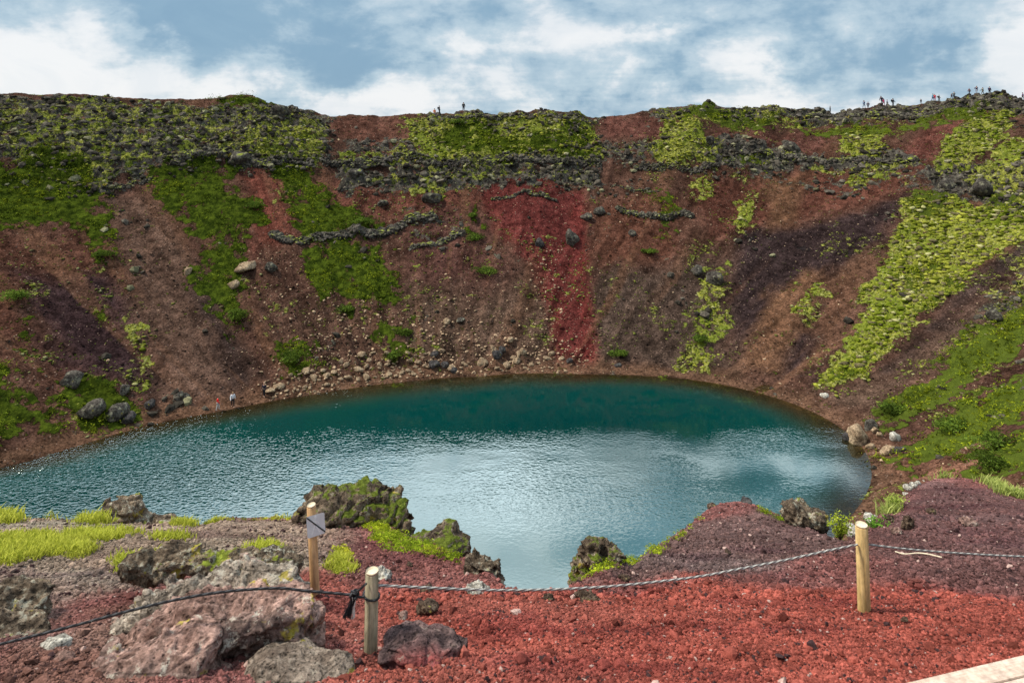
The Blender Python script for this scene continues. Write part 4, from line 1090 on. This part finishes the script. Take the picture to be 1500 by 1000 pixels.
# ------------------------------------------------------------------ posts, sign, rope, boardwalk
def cyl(name, r0, r1, h, mat, parent, loc=(0,0,0), seg=28, bev=.004, rot=None):
    bm = bmesh.new(); rings = [(r0*.98,0),(r0,.02),(r1,h-bev),(r1-bev,h)]
    vs = [[bm.verts.new((r*math.cos(2*math.pi*i/seg), r*math.sin(2*math.pi*i/seg), z)) for i in range(seg)] for r, z in rings]
    for a, b in zip(vs, vs[1:]):
        for i in range(seg): bm.faces.new((a[i], a[(i+1)%seg], b[(i+1)%seg], b[i]))
    bm.faces.new(vs[-1]); bm.faces.new(vs[0][::-1])
    me = bpy.data.meshes.new(name); bm.to_mesh(me); bm.free()
    for p in me.polygons: p.use_smooth = len(p.vertices) == 4
    o = link(name, me, mat, parent, loc)
    if rot: o.rotation_euler = rot
    return o
def post(px_b, py_b, px_t, py_t, Y, wpx, mat, lab, cat='post', name='fence_post'):
    b = at(px_b, py_b, Y); t = at(px_t, py_t, Y); d = t-b; r = wpx/F*Y*.5
    e = empty(name, b); tag(e, lab, cat)
    lean = math.atan2(d.x, d.z); L = d.length
    bd = 0.12
    s = cyl('shaft', r*1.03, r, L+bd, mat, e, (-math.sin(lean)*bd, 0, -math.cos(lean)*bd), rot=(0, lean, 0))
    cp = cyl('cut_top', r*.93, r*.92, .004, MAT['endgrain'], e, (d.x, 0, d.z-.0015), rot=(0, lean, 0), bev=.001)
    return e, b, t, r
# find where the posts stand so their feet meet the ground
def foot(px, py):
    x, y = unf(px, py); return y
YA = foot(543,955); YB = foot(1266,895); YS = foot(462,872)
print('post depths', YA, YB, YS)
pA = post(543,957,545,838,YA,19,MAT['post_old'],'weathered grey wooden post with a black rope tied round it')
pB = post(1266,897,1262,770,YB,17,MAT['post_new'],'fresh yellow wooden post carrying the grey rope, at the right','post')
pS = post(462,876,456,741,YS,13,MAT['post_sign'],'tall wooden post with a small no walking sign, behind the layered outcrop','sign post','sign_post')
def tube(name, pts, r, mat, parent=None, seg=10, twist=None, sub=14):
    P = np.array([tuple(p) for p in pts], float)
    # Catmull-Rom
    Q = np.r_[[2*P[0]-P[1]], P, [2*P[-1]-P[-2]]]; out = []
    for i in range(len(P)-1):
        p0, p1, p2, p3 = Q[i:i+4]
        for t in np.linspace(0, 1, sub, endpoint=False):
            out.append(.5*((2*p1)+(-p0+p2)*t+(2*p0-5*p1+4*p2-p3)*t*t+(-p0+3*p1-3*p2+p3)*t**3))
    out.append(P[-1]); C = np.array(out)
    T = np.gradient(C, axis=0); T /= np.linalg.norm(T, axis=1)[:, None]+1e-9
    ref = np.array([0,0,1.]) if np.abs(T[:,2]).mean() < .85 else np.array([0,1.,0])
    A = np.cross(T, ref); A /= np.linalg.norm(A, axis=1)[:, None]+1e-9; B = np.cross(T, A)
    s = np.r_[0, np.cumsum(np.linalg.norm(np.diff(C, axis=0), axis=1))]
    a = np.linspace(0, 2*math.pi, seg, endpoint=False)
    V = C[:, None]+r*(np.cos(a)[None, :, None]*A[:, None]+np.sin(a)[None, :, None]*B[:, None])
    tw = a[None]*3+s[:, None]/(r*1.3)
    n = len(C); idx = np.arange(n*seg).reshape(n, seg); nx = np.roll(idx, -1, 1)
    Fc = np.stack([idx[:-1], idx[1:], nx[1:], nx[:-1]], -1).reshape(-1, 4)
    me = mesh(name, V.reshape(-1, 3), Fc, True, None, dict(twist=np.broadcast_to(tw, (n, seg))))
    return link(name, me, mat, parent)
def lerpY(px, a, ya, b, yb): return ya+(yb-ya)*(px-a)/(b-a)
rp = [(1256,797),(1200,809),(1150,820),(1083,833),(1017,845),(910,857),(830,862),(750,864),(690,863),(620,860),(554,857)]
rt = tube('rope', [at(x, y, lerpY(x, 545, YA-.02, 1262, YB-.02)) for x, y in rp], .0095, MAT['rope_grey'])
tag(rt, 'grey twisted rope sagging between the old post and the fresh post', 'rope')
rr_ = [(1270,797),(1310,802),(1350,806),(1420,811),(1500,815),(1580,817),(1700,816)]
tag(tube('rope', [at(x, y, YB+(x-1262)*.0011) for x, y in rr_], .0092, MAT['rope_grey']), 'grey twisted rope running from the fresh post out of the right edge', 'rope')
ek = empty('rope', at(519, 870, YA-.03)); tag(ek, 'black rope knotted at the old post and running out of the left edge', 'rope')
org = Vector(ek.location)
bl = [(-160,975),(-60,958),(0,943),(100,918),(190,894),(262,877),(330,866),(405,861),(450,865),(519,871)]
def loc(p): return tuple(Vector(p)-org)
tube('strand', [loc(at(x, y, (YA-.07)+(519-x)*(-.00055))) for x, y in bl], .0095, MAT['rope_black'], ek)
# loop round the post and knot
ring = []; rA = pA[3]+.009; c0 = at(544, 871, YA)
for i in range(0, 23): 
    a = i/22*2*math.pi+math.pi; ring.append(loc(c0+Vector((math.cos(a)*rA, math.sin(a)*rA, .014*math.cos(a)*-1))))
tube('loop', ring, .0085, MAT['rope_black'], ek, sub=4)
tube('loop_end', [loc(at(521,869,YA-.06)), loc(at(530,860,YA-.09)), loc(at(537,854,YA-.055))], .008, MAT['rope_black'], ek)
tube('loop_end', [loc(at(519,871,YA-.06)), loc(at(526,874,YA-.07)), loc(at(535,873,YA-.06))], .009, MAT['rope_black'], ek)
kn = []
for i in range(40):
    t = i/39*2*math.pi*2; kn.append(loc(at(519,870,YA-.07)+Vector((.022*math.cos(t)*(1+.3*math.cos(1.5*t)), .018*math.sin(1.5*t), .022*math.sin(t)))))
tube('knot', kn, .0105, MAT['rope_black'], ek, sub=3)
# tassel of loose strands
def tassel(name, mat, xs, n, seed, dx):
    r = random.Random(seed); Vs = []; Fs = []; o = 0; bm_pts = []
    for i in range(n):
        a0 = at(518+r.uniform(-4,4), 874, YA-.07+r.uniform(-.02,.02)); tx = xs+r.uniform(-dx, dx); ty = 903+r.uniform(-5,4)
        a2 = at(tx, ty, YA-.08+r.uniform(-.02,.02)); a1 = (a0+a2)/2+Vector((r.uniform(-.01,.012), r.uniform(-.01,.01), .004))
        m = 6; C = [a0*(1-t)**2+a1*2*t*(1-t)+a2*t*t for t in [j/m for j in range(m+1)]]
        for j, c in enumerate(C):
            rad = .0024
            for q in range(4):
                an = q*math.pi/2; Vs.append(tuple(Vector(loc(c))+Vector((math.cos(an)*rad, math.sin(an)*rad, 0))))
        for j in range(m):
            for q in range(4):
                Fs.append([o+j*4+q, o+j*4+(q+1)%4, o+(j+1)*4+(q+1)%4, o+(j+1)*4+q])
        o += (m+1)*4
    link(name, mesh(name, Vs, Fs, True), mat, ek)
tassel('tassel', MAT['frayb'], 508, 70, 1, 6); tassel('frayed_strands', MAT['fray'], 517, 14, 2, 3)
# a thin straw coloured cord end lying behind the right post, dropped on the gravel
cp = []
for x, y in [(1312,808),(1325,812),(1345,811),(1360,813),(1380,816)]:
    a, b = unf(x, y+2); cp.append((a, b, float(Hfore(np.array([a]), np.array([b]))[0])+.03))
tag(tube('cord', cp, .008, MAT['endgrain']), 'pale bit of cord lying on the gravel right of the fresh post', 'cord')
# sign panel
e = pS[0]; so = Vector(e.location); YP = YS-.075
def spt(px, py, off=0.0): return tuple(at(px, py, YP-off)-so)
cor = [(448.5,757),(475,749.5),(477,780),(450.5,789)]
def rounded(cor, r=.12, n=5):
    out = []
    for i in range(4):
        p = np.array(cor[i]); a = np.array(cor[i-1]); b = np.array(cor[(i+1)%4])
        s = p+(a-p)*r; t = p+(b-p)*r
        for j in range(n+1):
            k = j/n; out.append((1-k)**2*s+2*k*(1-k)*p+k*k*t)
    return out
def slab(name, pts, d0, d1, mat, parent=e, f=spt):
    bm = bmesh.new(); a = [bm.verts.new(f(p[0], p[1], d1)) for p in pts]; b = [bm.verts.new(f(p[0], p[1], d0)) for p in pts]
    bm.faces.new(a); bm.faces.new(b[::-1]); n = len(pts)
    for i in range(n): bm.faces.new((a[i], b[i], b[(i+1)%n], a[(i+1)%n]))
    bmesh.ops.recalc_face_normals(bm, faces=bm.faces)
    me = bpy.data.meshes.new(name); bm.to_mesh(me); bm.free(); return link(name, me, mat, parent)
panel = slab('sign_panel', rounded(cor), 0, .006, MAT['sign'])
def bar(p, q, w): 
    p = np.array(p); q = np.array(q); d = q-p; nrm = np.array([-d[1], d[0]])/np.linalg.norm(d)*w/2; return [p+nrm, q+nrm, q-nrm, p-nrm]
# white walking figure
pic = bpy.data.objects.new('walking_figure', None)
fig = []
bm = bmesh.new()
def addpoly(pts, d0=.0062, d1=.0085):
    a = [bm.verts.new(spt(p[0], p[1], d1)) for p in pts]; b = [bm.verts.new(spt(p[0], p[1], d0)) for p in pts]; n = len(pts)
    bm.faces.new(a); bm.faces.new(b[::-1])
    for i in range(n): bm.faces.new((a[i], b[i], b[(i+1)%n], a[(i+1)%n]))
addpoly([(462.3+1.9*math.cos(t), 757.2+1.9*math.sin(t)) for t in np.linspace(0, 2*math.pi, 14, endpoint=False)])
for p, q, w_ in [((462,760),(462,769),3.4),((461.5,768),(457,783),1.7),((462.5,768),(468,779),1.7),((461,761),(457,767),1.3),((463,761),(467.5,766),1.3)]:
    addpoly(bar(p, q, w_))
bmesh.ops.recalc_face_normals(bm, faces=bm.faces)
me = bpy.data.meshes.new('figure_symbol'); bm.to_mesh(me); bm.free(); link('figure_symbol', me, MAT['signwhite'], e)
bpy.data.objects.remove(pic)
slab('diagonal_bar', bar((449.5,758.5),(476.5,778.5),2.0), .0088, .011, MAT['signblack'])
# boardwalk corner
dk = empty('boardwalk', (3.2, 3.9, -3.68)); tag(dk, 'corner of a pale bleached wooden boardwalk at the bottom right', 'boardwalk')
e1 = Vector((3.45-2.49, 4.60-4.37, 0)).normalized(); e2 = Vector((e1.y, -e1.x, 0))
zt = -3.65; v1 = (1000-YH)/F; 
pE = Vector(((1322-750)/F*(3.65/v1), 3.65/v1, zt)); pF = Vector(((1500-750)/F*(3.65/((958-YH)/F)), 3.65/((958-YH)/F), zt))
e1 = (pF-pE).normalized(); e2 = Vector((e1.y, -e1.x, 0))
for i in range(9):
    bm = bmesh.new(); res = bmesh.ops.create_cube(bm, size=1)
    for v in res['verts']: v.co = Vector((v.co.x*4.2, v.co.y*.140, v.co.z*.045))
    bmesh.ops.bevel(bm, geom=bm.edges[:], offset=.004, segments=2, affect='EDGES')
    me = bpy.data.meshes.new('plank'); bm.to_mesh(me); bm.free()
    o = link('plank', me, MAT['deck'], dk); c = pE+e1*1.0+e2*(.07+i*.147)+Vector((0,0,-.0225)); o.location = c-Vector(dk.location); o.rotation_euler = (0, 0, math.atan2(e1.y, e1.x))
for i in (-.6, .9, 2.2):
    bm = bmesh.new(); res = bmesh.ops.create_cube(bm, size=1)
    for v in res['verts']: v.co = Vector((v.co.x*.07, v.co.y*1.3, v.co.z*.14))
    me = bpy.data.meshes.new('joist'); bm.to_mesh(me); bm.free()
    o = link('joist', me, MAT['deck'], dk); c = pE+e1*i+e2*.68+Vector((0,0,-.118)); o.location = c-Vector(dk.location); o.rotation_euler = (0, 0, math.atan2(e1.y, e1.x))

# ------------------------------------------------------------------ people
CM = {}
def cloth(c):
    if c not in CM: CM[c] = m_simple('cloth %d' % len(CM), c, .85, .2, 12)
    return CM[c]
def skinmesh(name, verts, edges, radii, mat, parent, root=0, sub=1):
    me = bpy.data.meshes.new(name); me.from_pydata(verts, edges, []); me.update()
    o = link(name, me, mat, parent)
    md = o.modifiers.new('skin', 'SKIN'); md.use_smooth_shade = True
    if not me.skin_vertices: 
        bmx = bmesh.new(); bmx.from_mesh(me); bmx.verts.layers.skin.verify(); bmx.to_mesh(me); bmx.free()
    for i, r in enumerate(radii):
        sv = me.skin_vertices[0].data[i]; sv.radius = (r, r) if not isinstance(r, tuple) else r; sv.use_root = (i == root)
    s = o.modifiers.new('sub', 'SUBSURF'); s.levels = sub; s.render_levels = sub
    return o
def person(loc, rz, lab, top=(.03,.03,.04), legs=(.02,.02,.03), hair=(.05,.035,.025), h=1.72, stride=.18, lean=.0, pack=None, arms='down', sit=False, group=None, fat=1.0):
    e = empty('person', loc, rz); tag(e, lab, 'person', group)
    k = h/1.72; e.scale = (k*fat, k*fat, k)
    hip = .92; q = math.sin(lean)
    if sit: hip = .22
    def fw(z): return (z-hip)*q
    J = {'pel': (0,0,hip), 'waist': (0,-fw(hip+.18),hip+.18), 'chest': (0,-fw(hip+.42),hip+.42), 'neck': (0,-fw(hip+.56),hip+.56), 'jaw': (0,-fw(hip+.63)-.01,hip+.63), 'head': (0,-fw(hip+.72)-.01,hip+.72)}
    for s, n in ((-1,'l'),(1,'r')):
        st = stride*s
        J['hip'+n] = (.095*s, 0, hip-.04)
        if sit:
            J['kne'+n] = (.11*s, -.42, .42); J['ank'+n] = (.12*s, -.72, .08); J['toe'+n] = (.12*s, -.86, .05)
        else:
            J['kne'+n] = (.10*s, -st*.6-.03, .50); J['ank'+n] = (.10*s, -st+.02, .08); J['toe'+n] = (.11*s, -st-.15, .035)
        J['sho'+n] = (.185*s, -fw(hip+.50), hip+.50)
        if arms == 'down' or (arms == 'one' and s < 0):
            J['elb'+n] = (.25*s, st*.5-fw(hip+.3)+.02, hip+.22); J['wri'+n] = (.26*s, st*.9-fw(hip)-.10, hip-.01); J['fin'+n] = (.26*s, st*.9-fw(hip)-.12, hip-.15)
        else:
            J['elb'+n] = (.27*s, -fw(hip+.3)-.10, hip+.26); J['wri'+n] = (.14*s, -.28-fw(hip+.4), hip+.46); J['fin'+n] = (.10*s, -.36-fw(hip+.4), hip+.52)
    names = list(J); V = [J[n] for n in names]; ix = {n: i for i, n in enumerate(names)}
    Ed = [('pel','waist'),('waist','chest'),('chest','neck'),('neck','jaw'),('jaw','head')]
    for n in 'lr': Ed += [('pel','hip'+n),('hip'+n,'kne'+n),('kne'+n,'ank'+n),('ank'+n,'toe'+n),('chest','sho'+n),('sho'+n,'elb'+n),('elb'+n,'wri'+n),('wri'+n,'fin'+n)]
    R = {'pel':.12,'waist':(.12,.095),'chest':(.14,.10),'neck':.055,'jaw':.075,'head':.10,'hip':.088,'kne':.058,'ank':.042,'toe':.038,'sho':.058,'elb':.042,'wri':.030,'fin':.026}
    rad = [R.get(n, R.get(n[:-1])) for n in names]
    skinmesh('body', V, [(ix[a], ix[b]) for a, b in Ed], rad, MAT['skin'], e)
    def sub(nm, keep, grow, mat, root):
        nn = [n for n in names if n.rstrip() in keep or (n[:-1] in keep and n[-1] in 'lr')]
        jx = {n: i for i, n in enumerate(nn)}; E2 = [(jx[a], jx[b]) for a, b in Ed if a in jx and b in jx]
        rd = []
        for n in nn:
            r = R.get(n, R.get(n[:-1])); rd.append(tuple(x+grow for x in r) if isinstance(r, tuple) else r+grow)
        skinmesh(nm, [J[n] for n in nn], E2, rd, mat, e, jx[root])
    sub('jacket', {'pel','waist','chest','sho','elb','wri'}, .022, cloth(top), 'pel')
    sub('trousers', {'pel','hip','kne','ank'}, .016, cloth(legs), 'pel')
    hv, hf = ICO2, ICO2F; hd = J['head']; c = np.array(hd)+np.array([0,.022,.035]); sh = hv*np.array([.108,.112,.10])
    sh[:,2] = np.where(sh[:,2] < -.03, sh[:,2]*.7, sh[:,2])
    link('hair', mesh('hair', sh+c, hf, True), cloth(hair), e)
    if pack:
        P, Fc = rockverts(2, 6, 3, (.17,.12,.26), .03); link('backpack', mesh('backpack', P+np.array([0,.22-fw(hip+.3),hip+.32]), Fc, True), cloth(pack), e)
    return e
DK_, NV, RED, WH = (.012,.012,.016), (.02,.03,.08), (.75,.03,.03), (.75,.75,.78)
def shoreperson(px, py, **k):
    x, y, z = onwall(px, py); return person((x, y, z), **k)
shoreperson(341,596,rz=.5,lab='person in a white top and black trousers walking on the left shore',top=WH,legs=DK_,hair=(.35,.22,.12),h=1.72,stride=.2)
shoreperson(319,601,rz=1.9,lab='person in a red jacket and pale trousers at the far left of the shore walkers',top=(.85,.02,.02),legs=(.55,.53,.52),hair=(.10,.05,.03),h=1.66,stride=.16)
shoreperson(387,582,rz=-.3,lab='person in dark navy clothes on the shore near the tan rocks',top=(.010,.014,.035),legs=DK_,hair=(.45,.28,.2),h=1.68,stride=.06)
def rimperson(px, py, hpx, lab, **k):
    u = (px-750)/F; 
    th = gR; rx = CX+rR*np.cos(th); ry = CY+rR*np.sin(th); m = ry > 85
    uu = rx[m]/ry[m]; o = np.argsort(uu); Yr = np.interp(u, uu[o], ry[m][o])
    Y_ = np.linspace(Yr-6, Yr+5, 60); X_ = u*Y_; Z_ = Hfull(X_, Y_); v = Z_/Y_; j = int(np.argmax(v))
    person((X_[j], Y_[j], Z_[j]-.03), lab=lab, h=hpx/F*Y_[j]*1.05, fat=1.3, **k)
rimperson(636.5,167,7,'person in orange sitting on the rim left of the backpacker',rz=.2,top=(.75,.22,.08),legs=(.3,.15,.1),sit=True)
bpy.data.objects['person.003'].scale = (1,1,1)
rimperson(643.5,167,11,'dark figure with a backpack standing on the centre rim',rz=1.4,pack=DK_,stride=.05)
rimperson(679,167,11.5,'slim figure in dark clothes standing alone on the centre rim',rz=.6,stride=.02,top=(.03,.045,.05))
rimperson(1216,167,8.5,'lone dark figure lowest on the right rim, left of the blue jacket',rz=1.0,stride=.05)
rimperson(1265.5,157,10.5,'person in a slate blue jacket, leftmost at the top of the grey rock band',rz=.3,top=(.05,.12,.25),legs=(.35,.42,.5))
rimperson(1271.5,160,8.5,'short dark figure just right of the slate blue jacket on the rim',rz=-.8,top=(.03,.03,.07))
rimperson(1292,158,11.5,'tall dark figure leaning over beside the pink jacket on the rim',rz=-1.2,top=(.03,.01,.03),lean=.35)
rimperson(1294.5,158,9,'person in a dark pink jacket next to the tall leaning figure',rz=.4,top=(.50,.02,.12),legs=(.3,.03,.1))
rimperson(1299.5,158,8.5,'short grey blue figure right of the pink jacket on the rim',rz=1.0,top=(.08,.10,.16),legs=(.06,.07,.1))
rimperson(1308,157.5,10.5,'broad dark figure with a pack, rightmost of the group over the rock band',rz=1.5,top=(.015,.03,.06),pack=DK_)
rimperson(1349,152,6.5,'small dark figure alone on the rim left of the turquoise jacket',rz=0,top=(.02,.02,.04))
rimperson(1366.5,150.5,9.5,'person in a turquoise jacket on the right rim',rz=.5,top=(.02,.30,.45),legs=(.05,.12,.3))
rimperson(1369,149,9,'person in a red jacket beside the turquoise jacket on the rim',rz=-.4,top=(.70,.03,.06),legs=(.4,.03,.08))
rimperson(1375.5,147.5,8.5,'dark figure right of the red jacket on the rim',rz=1.2,top=(.02,.02,.03),pack=DK_)
rimperson(1394,145.5,7.5,'navy figure in front of a taller grey one on the climbing rim',rz=.1,top=NV)
rimperson(1397.5,145,9,'grey figure raising its hands behind the navy one on the rim',rz=-.9,top=(.08,.11,.11),arms='up')
rimperson(1420,141,8.5,'dark red clad figure, first of the four on the summit of the rim',rz=-1.5,top=(.10,.02,.03),stride=.2,lean=.1)
rimperson(1430.5,140.5,11,'figure with raised arms holding something, second on the summit of the rim',rz=-1.2,top=(.03,.03,.08),legs=(.3,.33,.4),arms='up')
rimperson(1439.5,140.5,9.5,'striding grey figure with one arm out, third on the summit of the rim',rz=-1.57,top=(.10,.13,.12),legs=(.12,.12,.1),stride=.34,arms='one')
rimperson(1449.5,141,10,'sturdy navy figure standing still, fourth on the summit of the rim',rz=0,top=(.02,.02,.08),stride=.02,pack=NV)
rimperson(1498,151,9.5,'purple grey figure at the right edge of the picture on the rim',rz=.8,top=(.12,.08,.2),arms='one')

# ------------------------------------------------------------------ camera, sun, sky
cam = bpy.data.cameras.new('camera'); co = bpy.data.objects.new('camera', cam); COL.objects.link(co)
co.rotation_euler = (math.radians(90), 0, 0); cam.lens = 24; cam.sensor_width = 36; cam.sensor_fit = 'HORIZONTAL'
cam.shift_y = -(500-YH)/1500.0; cam.clip_end = 20000; cam.clip_start = .05
cam.dof.use_dof = True; cam.dof.focus_distance = 60; cam.dof.aperture_fstop = 3.5
SC.camera = co
SUN_EL, SUN_AZ = 56, -85     # degrees; azimuth from +Y towards +X
sd = Vector((math.sin(math.radians(SUN_AZ))*math.cos(math.radians(SUN_EL)), math.cos(math.radians(SUN_AZ))*math.cos(math.radians(SUN_EL)), math.sin(math.radians(SUN_EL))))
sl = bpy.data.lights.new('sun', 'SUN'); sl.energy = 4.2; sl.angle = math.radians(8); sl.color = (1, .93, .80)
so_ = bpy.data.objects.new('sun', sl); COL.objects.link(so_); so_.rotation_euler = sd.to_track_quat('Z', 'Y').to_euler(); so_.location = (0, 0, 60)
W = bpy.data.worlds.new('World'); SC.world = W; W.use_nodes = True; n = NT(W.node_tree)
sky = n.new('ShaderNodeTexSky'); sky.sky_type = 'NISHITA'; sky.sun_disc = False; sky.sun_elevation = math.radians(SUN_EL); sky.sun_rotation = math.radians(SUN_AZ)
tc = n.new('ShaderNodeTexCoord'); D = E(n.nt, tc.outputs['Generated']); x, y, z = n.sep(D)
az = x._m('ARCTAN2', y); el = z._m('ARCSINE')
warpv = n.noise(D, 5.0, 6, .62); warp2 = n.noise(n.scale(D, (1,1,2.2)), 11.0, 5, .6)
azw = az+(warpv-.5)*.42+(warp2-.5)*.14; elw = el+(n.noise(n.scale(D,(1,1,1.6)), 6.0, 6, .62)-.5)*.13
zz = z.mx(0.0)+.10
cp2 = n.comb(x/zz, y/zz, 0.0)
cl = n.noise(cp2, .42, 7, .58, .3); cl2 = n.noise(n.scale(D, (1,1,1.6)), 5.0, 7, .60, .2)
f = (cl-.5)*1.3+(cl2-.5)*2.7+(n.noise(n.scale(D, (1,1,1.6)), 9, 6, .6)-.5)*1.0+.52
def lobe(px, py, sx, sy, a):
    a0 = math.atan((px-750)/F); e0 = math.atan((YH-py)/F*math.cos(a0))
    q = ((azw-a0)*(1/(sx/F)))._m('POWER', 2.0)+((elw-e0)*(1/(sy/F)))._m('POWER', 2.0)
    return (q*-1.0)._m('EXPONENT')*a
for L_ in [(60,60,120,50,.55),(150,110,220,40,.35),(560,130,110,26,.60),(480,150,160,18,.4),(680,90,70,30,.2),(1080,110,90,40,.5),(1150,60,60,30,.3),(1000,150,160,14,.35),(1470,60,80,90,.55),(960,45,60,14,.4),(1300,30,60,30,.2),(1180,165,200,8,.35),
          (400,40,160,50,-.38),(600,20,120,40,-.1),(230,20,60,40,-.3),(1250,100,110,34,-.40),(860,110,100,34,-.2),(1100,10,140,26,-.15),(350,100,60,30,-.15)]:
    f = f+lobe(*L_)
def lobe2(azd, eld, sa, se, a):
    q = ((azw-math.radians(azd))*(1/math.radians(sa)))._m('POWER', 2.0)+((elw-math.radians(eld))*(1/math.radians(se)))._m('POWER', 2.0)
    return (q*-1.0)._m('EXPONENT')*a
# higher sky, seen in the lake: thin bright cloud ahead with darker bars
f = f+lobe2(5, 32, 9, 2, -.35)
low = lobe2(20, 23.2, 12, 1.2, .75)+lobe2(25, 26.8, 7, .8, .6)
hi = lobe2(2, 28.6, 9, 3.0, 8.5)+lobe2(-14, 30, 12, 5, 7.0)+lobe2(-38, 28, 14, 7, 4.0)+lobe2(-24, 40, 20, 7, 5.0)+lobe2(22, 25.2, 8, .7, 5.0)+lobe2(14, 30, 14, 2.0, 2.8)+lobe2(2, 36, 22, 3.5, 9.0)
hi = hi*.74
ff = n.ramp(f+hi*.12, 0.0, 1.15)
grey = n.mix(n.ramp(ff, 0, .5), (3.5,5.6,7.5), (6.5,8.3,9.6))
cloudc = n.mix(n.ramp(ff, .42, 1.0), grey, (11.9,12.1,12.3))
sh_ = n.ramp(n.noise(n.scale(D, (1,1,1.9)), 7.5, 5, .6, .6), .38, .62, .80, 1.06)
cloudc = n.mix(1.0, cloudc, n.mix(sh_, (.55,.68,.80), (1.0,1.0,1.0)), 'MULTIPLY')
skyc = E(n.nt, sky.outputs[0])
allc = n.mul(n.mix(.92, skyc, cloudc), n.ramp(el, .19, .50, .80, 1.0)*(hi+1.0)*(1.0-low))
bg = n.new('ShaderNodeBackground'); n.put(bg.inputs[0], allc); bg.inputs[1].default_value = .085
wo = n.new('ShaderNodeOutputWorld'); n.nt.links.new(bg.outputs[0], wo.inputs[0])
vs_ = SC.view_settings; vs_.view_transform = 'Standard'; vs_.look = 'None'; vs_.exposure = 0.22; vs_.gamma = 1.0
print('objects', len(SC.objects))
